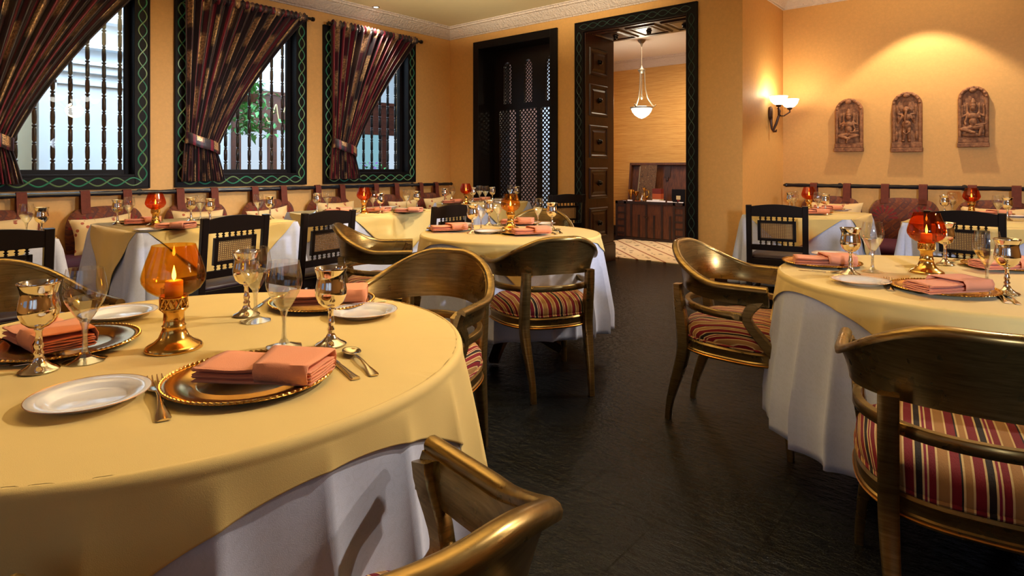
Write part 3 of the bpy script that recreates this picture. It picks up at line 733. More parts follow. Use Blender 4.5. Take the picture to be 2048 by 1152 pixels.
for x, nm in ((-1.63, 'rust paisley hanging cushion left end of the rail under the reliefs'), (-.945, 'rust paisley hanging cushion in the gap between the two tables below the reliefs'), (-.22, 'rust paisley hanging cushion behind the right wall table\'s red lamp'), (.5, 'rust paisley hanging cushion under the reliefs, at the picture\'s right edge')):
    put('cushion', cushion_build, (x, RY, .975), 0, nm, 'cushion', 'paisley cushions hung under the reliefs', (1, 1, 1))
def pillow_build():
    r0 = empty('throw_pillow'); m = MB()
    for sgn in (-1, 1):
        rows = []
        for j in range(17):
            q = -1 + j / 8; row = []
            for i in range(25):
                p = -1 + i / 12; pinch = 1 - .10 * (1 - abs(q)) * abs(p) ** 3 if False else 1
                x = .20 * p * (1 - .10 * (1 - q * q)) if abs(p) > .0 else 0; z = .135 * q * (1 - .12 * (1 - p * p)); pf = max(0, (1 - p ** 4) * (1 - q ** 4))
                row.append((x, sgn * .06 * pf ** .6, z + .135))
            rows.append(row)
        m.grid(rows)
    m.obj('pillow_body', 'embroid', r0, smooth=80); return r0
PX = -6.02
for px, py, nm in ((5, 437, 'cream embroidered pillow behind the leftmost table at the picture\'s edge'), (209, 432, 'cream embroidered pillow behind the left end of the second window table'), (397, 420, 'cream embroidered pillow behind the goblets on the second window table\'s right'), (541, 416, 'cream embroidered pillow directly above the second window table\'s right-hand chair'), (674, 403, 'cream embroidered pillow left of the lamp on the third window table'), (809, 400, 'cream embroidered pillow right of the lamp on the third window table'), (882, 392, 'cream embroidered pillow nearest the room corner')):
    p = at_x(px, py, PX); put('pillow', pillow_build, (PX + .05, p.y, .455), pi / 2, nm, 'pillow', 'cream pillows on the window banquette', max(1.1, (p.z - .455) / .262), tilt=(-.25, random.uniform(-.10, .10)))
p = at_y(1668, 410, 7.15); put('pillow', pillow_build, (p.x, 7.10, .455), 0.05, 'cream embroidered pillow behind the left table below the reliefs', 'pillow', 'cream pillows on the relief wall banquette', 1.35, tilt=(-.25, 0))
p = at_y(1990, 410, 7.15); put('pillow', pillow_build, (p.x, 7.10, .455), -.05, 'cream embroidered pillow behind the right table below the reliefs', 'pillow', 'cream pillows on the relief wall banquette', 1.35, tilt=(-.25, 0))

# ------------------------------------------------------------------ tables and cloths
def round_table(c, R, nm):
    t = empty('round_table', (c.x, c.y, 0)); tag(t, f'round pedestal table hidden under cloths, {nm}', 'table', 'round dining tables')
    MB().lathe([(.001, TZ - .035), (R - .02, TZ - .035), (R - .006, TZ - .02), (R - .008, TZ - .004), (.001, TZ - .004)], 48).obj('tabletop', 'mahogany', t)
    MB().lathe([(.06, .08), (.075, .12), (.05, .2), (.045, .5), (.07, .62), (.12, TZ - .035), (.001, TZ - .035)], 20).obj('pedestal', 'mahogany', t)
    for k in range(4):
        a = k * pi / 2 + .4; MB().bar([(.04 * cos(a), .04 * sin(a), .13), (.22 * cos(a), .22 * sin(a), .09), (.34 * cos(a), .34 * sin(a), .025)], lambda u: (.06, .07 - .02 * u), side=(-sin(a), cos(a), 0)).obj('foot', 'mahogany', t)
def drape_round(name, c, R, lenf, mat, label, group, seed, top, fold=9, amp=.035, flare=.03, hem=True):
    """cloth lying on a round top and falling over its edge; lenf(angle) = fall below the rim"""
    rr = random.Random(seed); NA = 480; NT = 26; ph = [rr.uniform(0, 6.3) for _ in range(4)]; rows = []
    rc = .014
    def fold_f(a):
        w1 = fold * a + ph[0] + .9 * sin(2 * a + ph[3]) + .35 * sin(fold * a + ph[0]); w2 = (fold + 6) * a + ph[1]
        return .62 * (1 - 2 * abs(sin(w1 / 2)) ** .8) * (.75 + .25 * sin(3 * a)) + .25 * sin(w2) * (.5 + .5 * sin(2 * a + ph[2]))
    for r in [R * q for q in (.02, .2, .4, .6, .8, .92, .98)]:
        rows.append([(r * cos(2 * pi * i / NA), r * sin(2 * pi * i / NA), top) for i in range(NA)])
    for j in range(NT + 1):
        row = []
        for i in range(NA):
            a = 2 * pi * i / NA; L = max(.004, lenf(a)); l = L * (j / NT) ** 1.15
            if l < rc * pi / 2: x, z = rc * sin(l / rc), -rc * (1 - cos(l / rc))
            else: x, z = rc, -(l - rc * pi / 2) - rc
            d = max(0, l - .03); g = min(1, d / .45)
            x += flare * g + amp * g ** .8 * (.55 + fold_f(a))
            row.append(((R - rc + x) * cos(a), (R - rc + x) * sin(a), top + z + (.0012 if j == NT else 0)))
        rows.append(row)
    m = MB().grid(rows, close_u=True); m.f.append(tuple(range(NA))); o = m.obj(name, mat, None, smooth=80, loc=(c.x, c.y, 0))
    s = o.modifiers.new('thick', 'SOLIDIFY'); s.thickness = .0022; s.offset = 1
    return tag(o, label, 'tablecloth', group)
def sqlen(s, ang, R, rnd=.06):
    def f(a):
        q = (a - ang + pi / 4) % (pi / 2) - pi / 4; L = s / cos(q)
        L -= rnd * max(0, abs(q) / (pi / 4) - .8) * 1.2; return L - R
    return f
RT = .645
C1, C2, C3 = cw(-.76, 1.42), cw(-.01, 3.95), cw(1.70, 2.29)
for C, s_, an, nm, k, fo, RT in ((C1, .708, -41, 'nearest round table, front left', 1, 24, .635), (C2, .605, -40, 'middle round table', 2, 24, .575), (C3, .685, 187, 'right-hand round table', 3, 25, .635)):
    round_table(C, RT, nm)
    drape_round('white_tablecloth', C, RT, lambda a: .57 + .03 * sin(2 * a), 'white', f'white damask undercloth falling to the floor on the {nm}', 'white undercloths of the round tables', k, TZ - .003, fo, .05, .03)
    drape_round('yellow_tablecloth', C, RT + .006, sqlen(s_, radians(an) + ANG, RT), 'yellow', f'square yellow overcloth on the {nm}', 'yellow overcloths of the round tables', k, TZ + .001, fo, .053, .034)

def rect_table(x0, x1, y0, y1, drops, cham, nm):
    """drops: fall of the yellow points on sides -y, +x, +y, -x"""
    cx, cy = (x0 + x1) / 2, (y0 + y1) / 2; hx, hy = (x1 - x0) / 2, (y1 - y0) / 2
    t = empty('rectangular_table', (cx, cy, 0)); tag(t, f'rectangular table hidden under cloths, {nm}', 'table', 'rectangular wall tables')
    MB().box(-hx + .01, hx - .01, -hy + .01, hy - .01, TZ - .04, TZ - .004).obj('tabletop', 'mahogany', t, bevel=.004)
    for sx in (-1, 1):
        for sy in (-1, 1):
            MB().bar([(sx * (hx - .07), sy * (hy - .07), 0), (sx * (hx - .07), sy * (hy - .07), TZ - .04)], (.06, .06), side=(1, 0, 0)).obj('leg', 'mahogany', t)
    # white cloth: rounded-rectangle outline falling with flared corners
    rr = random.Random(hash(nm) % 1000 if False else len(nm) * 7); rc = .03; out = []
    def seg(ax, ay, bx, by, nx, ny, n, side):
        for k in range(n): out.append((ax + (bx - ax) * k / n, ay + (by - ay) * k / n, nx, ny, side, k / n))
    X, Y_ = hx - rc, hy - rc
    def arc(cx_, cy_, a0, n=12):
        for k in range(n): a = a0 + pi / 2 * k / n; out.append((cx_ + rc * cos(a), cy_ + rc * sin(a), cos(a), sin(a), 'c', k / n))
    seg(-X, -hy, X, -hy, 0, -1, 40, 's'); arc(X, -Y_, -pi / 2); seg(hx, -Y_, hx, Y_, 1, 0, 40, 's'); arc(X, Y_, 0); seg(X, hy, -X, hy, 0, 1, 40, 's'); arc(-X, Y_, pi / 2); seg(-hx, Y_, -hx, -Y_, -1, 0, 40, 's'); arc(-X, -Y_, pi)
    rows = [[(p[0] * q, p[1] * q, TZ - .003) for p in out] for q in (.001, .5, .9)]
    for j in range(20):
        l = .60 * j / 19; row = []
        for k, (x, y, nx, ny, sd, u) in enumerate(out):
            z = -min(l, .012) * 0 - l; g = l / .6
            cf = sin(pi * u) if sd == 'c' else max(0, 1 - min(u, 1 - u) * 6) * .55
            o_ = .012 * min(1, j / 2) + g * (.035 + .09 * cf) + (0 if sd == 'c' else g * .016 * sin(u * 22 + len(nm)))
            row.append((x + nx * o_, y + ny * o_, TZ - .003 + z))
        rows.append(row)
    o = MB().grid(rows, close_u=True).obj('white_tablecloth', 'white', None, smooth=70, loc=(cx, cy, 0)); s = o.modifiers.new('t', 'SOLIDIFY'); s.thickness = .002; s.offset = 1
    tag(o, f'white cloth falling to the floor on the {nm}', 'tablecloth', 'white undercloths of the wall tables')
    # yellow overcloth: chamfered top plus a hanging point on every side
    m = MB(); z = TZ + .0015; c_ = cham
    poly = [(-hx + c_, -hy), (hx - c_, -hy), (hx, -hy + c_), (hx, hy - c_), (hx - c_, hy), (-hx + c_, hy), (-hx, hy - c_), (-hx, -hy + c_)]
    m.add([(x, y, z) for x, y in poly], [tuple(range(8))])
    for sdi, (ax, ay, bx, by, nx, ny) in enumerate(((-hx + c_, -hy, hx - c_, -hy, 0, -1), (hx, -hy + c_, hx, hy - c_, 1, 0), (hx - c_, hy, -hx + c_, hy, 0, 1), (-hx, hy - c_, -hx, -hy + c_, -1, 0))):
        rows = []
        for j in range(15):
            row = []
            for i in range(41):
                u = i / 40; tip = 1 - abs(2 * u - 1); L = drops[sdi] * tip; l = L * j / 14; g = l / .5
                o_ = (.018 if j else 0) * min(1, tip * 8) + g * (.05 + .018 * sin(u * 19 + sdi + len(nm)))
                row.append((ax + (bx - ax) * u + nx * o_, ay + (by - ay) * u + ny * o_, z - l))
            rows.append(row)
        m.grid(rows)
    o = m.obj('yellow_tablecloth', 'yellow', None, smooth=50, loc=(cx, cy, 0)); s = o.modifiers.new('t', 'SOLIDIFY'); s.thickness = .002; s.offset = 1
    tag(o, f'yellow overcloth laid cornerwise on the {nm}', 'tablecloth', 'yellow overcloths of the wall tables')
rect_table(-5.36, -4.36, -.05, 1.03, (.4, .40, .4, .4), .10, 'leftmost window table')
rect_table(-5.36, -4.36, 1.45, 2.58, (.50, .48, .35, .3), .05, 'second window table')
rect_table(-5.36, -4.42, 3.03, 4.20, (.25, .45, .35, .3), .07, 'third window table')
rect_table(-5.45, -4.75, 5.0, 6.0, (.40, .38, .3, .3), .05, 'corner window table')
rect_table(-1.95, -1.08, 5.52, 6.45, (.30, .35, .3, .3), .05, 'left wall table under the reliefs')
rect_table(-.72, .18, 5.50, 6.42, (.30, .30, .3, .35), .05, 'right wall table under the reliefs')

# ------------------------------------------------------------------ gilt barrel chairs
def sm(t): t = max(0, min(1, t)); return t * t * (3 - 2 * t)
def barrel_pts(k, r, z, ext=.17):
    """k in -1..1 from left arm tip round the back to the right arm tip"""
    Lq = r * pi / 2; tot = Lq + ext; s = abs(k) * tot; sg = 1 if k > 0 else -1
    if s < Lq: a = s / r; return (sg * r * sin(a), -r * cos(a), z)
    return (sg * r, s - Lq, z)
def barrel_chair():
    r0 = empty('barrel_chair'); NK = 72
    def topz(k): return .682 + .138 * (1 - sm((abs(k) - .08) / .62))
    rows = []
    for i in range(NK + 1):
        k = -1 + 2 * i / NK; zt = topz(k); zb = .628 - .026 * sm(abs(k) * 1.3); hgt = zt - zb; fl = .035 * min(1, hgt / .15)
        prof = []
        n = 8
        for j in range(n + 1):                      # outer face, bottom to top, flaring outward
            t = j / n; prof.append((.262 + .012 + fl * t ** 1.6, zb + (hgt - .012) * t))
        zt2 = zt - .012; ro = .262 + .012 + fl
        for j in range(1, 9):                       # rolled lip
            a = -pi / 3 + (pi * 1.45) * j / 8; prof.append((ro + .017 * cos(a), zt2 + .002 + .016 * sin(a)))
        for j in range(n, -1, -1):
            t = j / n; prof.append((.262 - .004 + (fl + .002) * t ** 1.6 - .006 * t, zb + (hgt - .016) * t))
        rows.append([barrel_pts(k, r, z) for r, z in prof])
    m = MB().grid(rows, close_u=True); np_ = len(rows[0]); m.f.append(tuple(range(np_))); m.f.append(tuple(range(NK * np_, NK * np_ + np_))[::-1])
    m.obj('backrest', 'gold', r0, smooth=50)
    # lower hoop
    P = [barrel_pts(-1 + 2 * i / 60, .255, .553 - .010 * abs(-1 + 2 * i / 60), .10) for i in range(61)]
    MB().bar(P, (.030, .022), side=lambda i: (0, 0, 1)).obj('hoop_rail', 'gold', r0, smooth=45)
    # seat frame and cushion
    def seat_r(a, W, D):
        e_ = .72; x = W * math.copysign(abs(sin(a)) ** e_, sin(a)); y = -D * math.copysign(abs(cos(a)) ** e_, cos(a)); w = 1 + .10 * y / D
        return x * w, y
    rows = []
    for q, z in ((.90, .345), (.985, .345), (1.0, .352), (1.0, .362), (.985, .366), (.985, .392), (1.0, .397), (.98, .405), (.86, .405)):
        rows.append([(*seat_r(2 * pi * i / 64, .262 * q, .258 * q), z) for i in range(64)])
    MB().grid(rows, close_u=True).obj('seat_frame', 'gold', r0, smooth=40)
    rows = [[(*seat_r(2 * pi * i / 64, .263, .259), z) for i in range(64)] for z in (.352, .3535, .3555)]
    MB().tube([(*seat_r(2 * pi * i / 64, .263, .259), .354) for i in range(65)], .0028, 5, cap=False).obj('gilt_bead', 'gold_line', r0)
    rows = []
    for q, z in ((.94, .400), (.985, .410), (1.0, .430), (.99, .452), (.93, .474), (.82, .489), (.65, .499), (.4, .505), (.2, .507), (.001, .507)):
        rows.append([(*seat_r(2 * pi * i / 64, .258 * q, .254 * q), z + .0025 * sin(9 * 2 * pi * i / 64) * (q > .5)) for i in range(64)])
    m = MB().grid(rows, close_u=True); c = m.obj('seat_cushion', 'stripes', r0, smooth=80)
    MB().tube([(*seat_r(2 * pi * i / 64, .256, .252), .412 + .001 * sin(i)) for i in range(65)], .006, 6, cap=False).obj('piping', 'stripes', c)
    for sx in (-1, 1):
        # rear sabre leg running up into the backrest
        path = []
        for t in [i / 14 for i in range(15)]:
            z = t * .64; y = -.305 + .085 * sm(t / .6) - .030 * sm((t - .55) / .45); path.append((sx * (.160 + .018 * sm(t / .6)), y, z))
        MB().bar(path, lambda u: (.027 + .018 * sm(u / .6), .026 + .026 * sm(u / .5) - .018 * sm((u - .7) / .3)), side=(1, 0, 0)).obj('leg', 'gold', r0, smooth=45)
        path = []
        for t in [i / 10 for i in range(11)]:
            z = t * .36; path.append((sx * (.262 - .030 * sm(t)), .252 - .030 * sm(t * 1.2), z))
        MB().bar(path, lambda u: (.024 + .018 * u, .024 + .020 * u), side=(1, 0, 0)).obj('leg', 'gold', r0, smooth=45)
        # swept arm support
        path = []
        for t in [i / 14 for i in range(15)]:
            z = .36 + t * .30; y = .215 - .155 * sin(pi * .5 * min(1, t * 1.25)) ** 1.4 + .085 * sm((t - .55) / .45); path.append((sx * (.245 + .018 * t), y, z))
        MB().bar(path, lambda u: (.030, .050 - .012 * sin(pi * u)), side=(1, 0, 0)).obj('arm_support', 'gold', r0, smooth=45)
    return r0
for cx, d, hd, lb in ((.155, 3.36, 19.7, 'gilt barrel chair seen from behind, in front of the middle round table'),
        (-.38, 2.34, 157.7, 'gilt barrel chair with glowing inner back, behind the nearest table'),
        (-.80, 3.84, -81, 'gilt barrel chair on the left side of the middle round table'),
        (.20, 4.92, 167.9, 'gilt barrel chair behind the middle round table, only its back showing'),
        (1.07, 2.79, -127, 'gilt barrel chair seen side-on at the right-hand table\'s left'),
        (1.168, 1.544, -32.5, 'gilt barrel chair in the lower right corner, large striped seat'),
        (-.26, .78, 40, 'gilt barrel chair at the bottom centre, its arm cropped by the picture edge'),
        (-1.75, 2.10, -125, 'gilt barrel chair behind the nearest table at the left edge'),
        (-1.0, .60, -8, 'gilt barrel chair barely showing in the bottom left corner')):
    put('barrel', barrel_chair, cw(cx, d), radians(hd) + ANG, lb, 'chair', 'gilt barrel chairs at the round tables')

# ------------------------------------------------------------------ dark cane-back chairs
def cane_chair():                          # faces +y, back at y = -.2
    r0 = empty('cane_chair'); W = .205
    def back_y(z): return -.19 - .10 * max(0, (z - .45)) * 1.0
    for sx in (-1, 1):
        path = [(sx * W, -.235, 0), (sx * W, -.20, .2), (sx * W, -.19, .45), (sx * W, back_y(.66), .66), (sx * W, back_y(.875), .875)]
        MB().bar(path, (.042, .034), side=(1, 0, 0)).obj('leg', 'ebony', r0, smooth=40)
        MB().bar([(sx * .195, .195, 0), (sx * .195, .195, .43)], lambda u: (.03 + .014 * u, .03 + .014 * u), side=(1, 0, 0)).obj('leg', 'ebony', r0, smooth=40)
    def slab(z0, z1, x0, x1, th, top=None, n=20):   # follows the rake of the back
        m = MB(); r1, r2, r3, r4 = [], [], [], []
        for i in range(n + 1):
            x = x0 + (x1 - x0) * i / n; zt = z1 + (top(x) if top else 0)
            for rr_, zz, s_ in ((r1, z0, -1), (r2, zt, -1), (r3, zt, 1), (r4, z0, 1)): rr_.append((x, back_y(zz) + s_ * th / 2, zz))
        m.grid([r1, r2, r3, r4], close_v=True); k = n + 1
        m.f.append((0, k, 2 * k, 3 * k)); m.f.append((n, n + k, n + 2 * k, n + 3 * k)); return m
    slab(.785, .862, -W + .02, W - .02, .024, lambda x: .022 * cos(pi * x / (2 * W))).obj('crest_rail', 'ebony', r0, smooth=40)
    slab(.515, .560, -W + .02, W - .02, .022).obj('lower_rail', 'ebony', r0, smooth=40)
    pw, z0, z1 = .128, .592, .755
    m = slab(z0, z0 + .022, -pw, pw, .02); q = slab(z1 - .022, z1, -pw, pw, .02); m.add(q.v, q.f)
    for s_ in (-1, 1):
        q = slab(z0, z1, s_ * pw - .012, s_ * pw + .012, .02, n=2); m.add(q.v, q.f)
    pf = m.obj('panel_frame', 'ebony', r0, smooth=40)
    m = MB(); n = 17
    for i in range(n):
        x = -pw + .012 + (2 * pw - .024) * (i + .5) / n; m.bar([(x, back_y(z0 + .02), z0 + .02), (x, back_y(z1 - .02), z1 - .02)], (.0066, .003), side=(1, 0, 0))
    for i in range(10):
        z = z0 + .022 + (z1 - z0 - .044) * (i + .5) / 10; m.bar([(-pw, back_y(z) + .001, z), (pw, back_y(z) + .001, z)], (.0066, .003), side=(0, 0, 1))
    m.obj('cane_weave', 'cane', pf, smooth=0)
    for za, zb in ((.755, .788), (.558, .592)):
        m = MB()
        for i in range(7):
            x = -pw + .008 + (2 * pw - .016) * i / 6; h = zb - za
            m.lathe([(.004, 0), (.009, h * .15), (.004, h * .3), (.0115, h * .5), (.004, h * .7), (.009, h * .85), (.004, h)], 8, M=Matrix.Translation((x, back_y(za), za)))
        m.obj('turned_spindles', 'ebony', r0)
    for a, c, s_ in (((-W, -.19, .415), (W, -.19, .415), (0, 1, 0)), ((-.195, .195, .415), (.195, .195, .415), (0, 1, 0)), ((-.2, -.19, .415), (-.195, .195, .415), (1, 0, 0)), ((.2, -.19, .415), (.195, .195, .415), (1, 0, 0))):
        MB().bar([a, c], (.022, .06), side=s_).obj('seat_rail', 'ebony', r0, smooth=40)
    for sx in (-1, 1): MB().bar([(sx * .2, -.2, .19), (sx * .195, .195, .19)], (.018, .024), side=(1, 0, 0)).obj('stretcher', 'ebony', r0, smooth=40)
    MB().super((0, .01, .455), (.215, .205, .032), .3).obj('seat_pad', 'seat_plum', r0, smooth=80)
    return r0
for x, y, rz, lb in ((-3.86, .60, 93, 'dark cane-back chair cropped by the left edge, at the leftmost window table'),
        (-3.90, 1.72, 99, 'dark cane-back chair directly behind the nearest table\'s amber lamp'),
        (-3.82, 2.32, 98, 'dark cane-back chair with pale cane, right of the amber lamp\'s chair'),
        (-3.66, 3.34, 93, 'dark cane-back chair at the third window table, left of the middle table'),
        (-4.05, 5.62, 62, 'dark cane-back chair farthest back, beside the lattice window'),
        (-1.53, 5.22, 10, 'dark cane-back chair at the left wall table under the reliefs'),
        (-.29, 5.32, -6, 'dark cane-back chair behind the right-hand table\'s red lamp')):
    a = radians(rz); put('cane', cane_chair, (x - .0, y, 0), a, lb, 'chair', 'dark cane-back chairs')

# ------------------------------------------------------------------ tableware builders (origin on the cloth)
def goblet():
    r0 = empty('silver_goblet')
    MB().lathe([(.001, 0), (.034, 0), (.036, .003), (.033, .006), (.022, .011), (.012, .020), (.0075, .032), (.010, .038), (.006, .044), (.0095, .052), (.0065, .060), (.0055, .080), (.009, .086), (.007, .090)], 32).obj('stem', 'silver', r0, smooth=60)
    MB().lathe([(.007, .088), (.018, .092), (.029, .102), (.0355, .118), (.0365, .130), (.0335, .145), (.0315, .158), (.033, .168), (.0365, .178), (.038, .182), (.0372, .183), (.035, .179), (.0315, .168), (.030, .158), (.032, .145), (.035, .130), (.033, .116), (.022, .104), (.001, .100)], 40).obj('bowl', 'silver', r0, smooth=60)
    return r0
def wine():
    r0 = empty('wine_glass')
    fc = lambda j, z: 1 - .07 * (j % 2)
    MB().lathe([(.001, 0), (.041, 0), (.042, .002), (.030, .005), (.014, .010), (.007, .020), (.0055, .032), (.0048, .055), (.0065, .074), (.010, .086), (.006, .0885), (.001, .089)], 16, facet=fc).obj('stem', 'crystal_cut', r0, smooth=12)
    b = MB().lathe([(.010, .086), (.017, .096), (.026, .111), (.0345, .126), (.038, .136)], 20, facet=lambda j, z: 1 - .045 * (j % 2) * (z < .13)).obj('cut_bowl_base', 'crystal_cut', r0, smooth=8)
    MB().lathe([(.038, .136), (.0405, .147), (.0405, .160), (.0380, .178), (.0345, .197), (.0338, .2000), (.0345, .2005)], 32).obj('bowl', 'crystal', r0, smooth=60)
    return r0
def lamp(gm):
    def f():
        r0 = empty('candle_lamp')
        MB().lathe([(.001, 0), (.060, 0), (.061, .004), (.058, .009), (.054, .012), (.042, .018), (.032, .028), (.027, .040), (.0235, .050), (.0255, .054), (.0225, .058), (.0215, .084), (.027, .090), (.0285, .094)], 40).obj('brass_base', 'brass', r0, smooth=50)
        m = MB(); R = .0285
        for z in (.094, .120): m.tube([(R * cos(q * pi / 20), R * sin(q * pi / 20), z) for q in range(41)], .0022, 6, cap=False)
        for k in range(14):
            for sg in (1, -1):
                m.tube([(R * cos(2 * pi * k / 14 + sg * t * .45), R * sin(2 * pi * k / 14 + sg * t * .45), .094 + .026 * t) for t in (0, .33, .66, 1)], .0016, 5, cap=False)
        m.lathe([(.0262, .092), (.0262, .121)], 28); m.lathe([(.001, .121), (.028, .121), (.030, .124)], 28)
        m.obj('pierced_gallery', 'brass', r0, smooth=50)
        MB().lathe([(.027, .122), (.038, .126), (.055, .138), (.0655, .155), (.0672, .166), (.0645, .180), (.057, .205), (.0475, .232), (.0455, .2395), (.0445, .2395), (.0462, .232), (.0557, .205), (.063, .180), (.0657, .166), (.064, .156), (.054, .140), (.037, .128), (.027, .124)], 48).obj('glass_globe', gm, r0, smooth=60)
        c = MB().lathe([(.001, .122), (.019, .122), (.019, .156), (.016, .158), (.006, .156), (.001, .156)], 20).obj('candle', 'wax', r0, smooth=50)
        MB().lathe([(.0005, .157), (.0036, .162), (.0046, .168), (.0034, .177), (.0015, .186), (.0002, .192)], 10).obj('flame', 'flame', c)
        return r0
    return f
def charger():
    r0 = empty('brass_charger')
    MB().lathe([(.001, .004), (.092, .004), (.098, .0055), (.104, .011), (.140, .013), (.155, .0145), (.157, .013), (.150, .010), (.108, .0075), (.095, .000), (.001, .000)], 64).obj('tray', 'brass', r0, smooth=50)
    n = 360; MB().tube([(.154 * cos(2 * pi * q / n), .154 * sin(2 * pi * q / n), .0145) for q in range(n + 1)], [.0022 * (1 + .45 * sin(q * pi / 2)) for q in range(n + 1)], 6, cap=False).obj('beaded_rim', 'brass', r0)
    return r0
def side_plate():
    r0 = empty('bread_plate')
    MB().lathe([(.001, .003), (.055, .003), (.060, .005), (.066, .011), (.094, .017), (.0955, .016), (.068, .008), (.060, .001), (.056, .000), (.001, .000)], 64).obj('plate_body', 'china', r0, smooth=60)
    MB().tube([(.0950 * cos(2 * pi * q / 96), .0950 * sin(2 * pi * q / 96), .0168) for q in range(97)], .0006, 4, cap=False).obj('gilt_rim', 'gold_line', r0)
    return r0
def napkin():
    r0 = empty('folded_napkin'); L, W, T_ = .115, .052, .0034
    # serpentine folded body, section in (y, z), extruded along x
    def section(yo, w, hs):
        pts = []; z = .0035; n = 5
        for k in range(n):
            ys = (-w, w - .012 * (k % 2)) if k % 2 == 0 else (w, -w + .004)
            for t in range(7): pts.append((ys[0] + (ys[1] - ys[0]) * t / 6 + yo, z + .0012 * sin(3.1 * t / 6 * 2 + k)))
            if k < n - 1:
                s_ = 1 if k % 2 == 0 else -1
                for a in (-.5, 0, .5): pts.append((ys[1] + s_ * .0035 * cos(a * pi) + yo, z + hs / 2 + hs / 2 * sin(a * pi)))
            z += hs
        return pts
    rr = random.Random(5); rows = []
    for i in range(15):
        u = -1 + 2 * i / 14; hs = .0068 - .0008 * abs(u) + .0004 * sin(5 * u)
        rows.append([(u * L, y, z) for y, z in section(.006 * u + .001 * sin(6 * u), W * (1 - .05 * u), hs)])
    m = MB().grid(rows); o = m.obj('napkin_body', 'coral', r0, smooth=60); s_ = o.modifiers.new('t', 'SOLIDIFY'); s_.thickness = T_; s_.offset = 0
    # overlapping flap wrapped over one half
    rows = []
    for i in range(9):
        row = []
        for j in range(15):
            v = j / 14; y = W + .009 - (2 * W + .016) * min(1, max(0, (v - .12) / .76)); z = .041
            if v < .12: z = .041 - (.12 - v) / .12 * .032; y = W + .009 + .003 * sin(v / .12 * pi)
            if v > .88: z = .041 - (v - .88) / .12 * .032; y = -W - .008 - .003 * sin((v - .88) / .12 * pi)
            xe = -.004 + .034 * (v - .5); x = xe + (L + .001 - xe) * i / 8
            row.append((x, y * (1 - .03 * i / 8), z + .0014 * sin(pi * i / 8) + .0008 * sin(7 * v + i)))
        rows.append(row)
    m = MB().grid(rows); o = m.obj('napkin_flap', 'coral', r0, smooth=60); s_ = o.modifiers.new('t', 'SOLIDIFY'); s_.thickness = .0026; s_.offset = 0
    return r0
def strip(m, prof, th=.0022):               # prof: (y, half width, z)
    rt, rb = [], []
    for y, w, z in prof:
        rt.append([(-w, y, z + th * .4), (-w * .6, y, z + th), (0, y, z + th * 1.25), (w * .6, y, z + th), (w, y, z + th * .4)])
        rb.append([(-w, y, z), (0, y, z - th * .2), (w, y, z)])
    rows = [a + b_[::-1] for a, b_ in zip(rt, rb)]; m.grid(rows, close_u=True); n = 8; b0 = len(m.v) - n * len(rows)
    m.f.append(tuple(b0 + k for k in range(n))); m.f.append(tuple(len(m.v) - n + k for k in range(n))[::-1]); return m
HANDLE = [(-.095, .0075, .0015), (-.088, .0095, .0015), (-.075, .0085, .0025), (-.05, .005, .005), (-.015, .0032, .008), (.01, .0035, .007)]
def fork():
    r0 = empty('fork'); m = MB(); strip(m, HANDLE + [(.025, .006, .004), (.038, .0115, .0022), (.048, .012, .0022)])
    for k in range(4):
        x = -.0098 + k * .00653; t = MB(); strip(t, [(.046, .0019, .0022), (.07, .0017, .003), (.092, .0010, .007)]); m.add([(v[0] + x, v[1], v[2]) for v in t.v], t.f)
    m.obj('fork_body', 'cutlery', r0, smooth=50); return r0
def spoon():
    r0 = empty('spoon'); m = MB(); strip(m, HANDLE + [(.03, .004, .0055)])
    rows = []
    for j in range(9):
        q = j / 8; rows.append([(.0185 * q * sin(2 * pi * i / 28), .056 + .029 * q * cos(2 * pi * i / 28), .0015 + .0065 * q * q) for i in range(28)])
    m.grid(rows[1:], close_u=True); b0 = len(m.v) - 28 * 8; m.f.append(tuple(b0 + i for i in range(28)))
    o = m.obj('spoon_body', 'cutlery', r0, smooth=50); s_ = o.modifiers.new('t', 'SOLIDIFY'); s_.thickness = .0012; return r0
def knife():
    r0 = empty('butter_knife'); strip(MB(), [(-.095, .0075, .001), (-.09, .009, .001), (-.07, .008, .001), (-.03, .0055, .002), (-.008, .005, .002), (0, .006, .002)], .004).obj('handle', 'cutlery', r0, smooth=50)
    strip(MB(), [(0, .0045, .002), (.01, .0085, .0015), (.05, .0095, .001), (.075, .0085, .001), (.088, .005, .001), (.092, .0015, .001)], .0012).obj('blade', 'cutlery', r0, smooth=50); return r0
BUILD = dict(goblet=(goblet, 'goblet'), wine=(wine, 'wine glass'), amber=(lamp('amber'), 'candle lamp'), redamber=(lamp('redamber'), 'candle lamp'), goldamber=(lamp('goldamber'), 'candle lamp'),
    charger=(charger, 'plate'), plate=(side_plate, 'plate'), napkin=(napkin, 'napkin'), fork=(fork, 'fork'), spoon=(spoon, 'spoon'), knife=(knife, 'knife'))
def lay(kind, px, py, label, rz=0, z=None, pos=None):
    b, cat = BUILD[kind]
    zz = TZ + .0035 if z is None else z
    p = pos if pos is not None else at_z(px, py, zz)
    grp = {'goblet': 'silver goblets', 'wine': 'crystal wine glasses', 'amber': 'candle lamps', 'redamber': 'candle lamps', 'goldamber': 'candle lamps', 'charger': 'brass charger plates', 'plate': 'white bread plates', 'napkin': 'coral napkins', 'fork': 'forks', 'spoon': 'spoons', 'knife': 'butter knives'}[kind]
    tl = (radians(6), 0) if kind == 'napkin' else None
    return put('w_' + kind, b, (p.x, p.y, zz), radians(rz) + ANG, label, cat, grp)
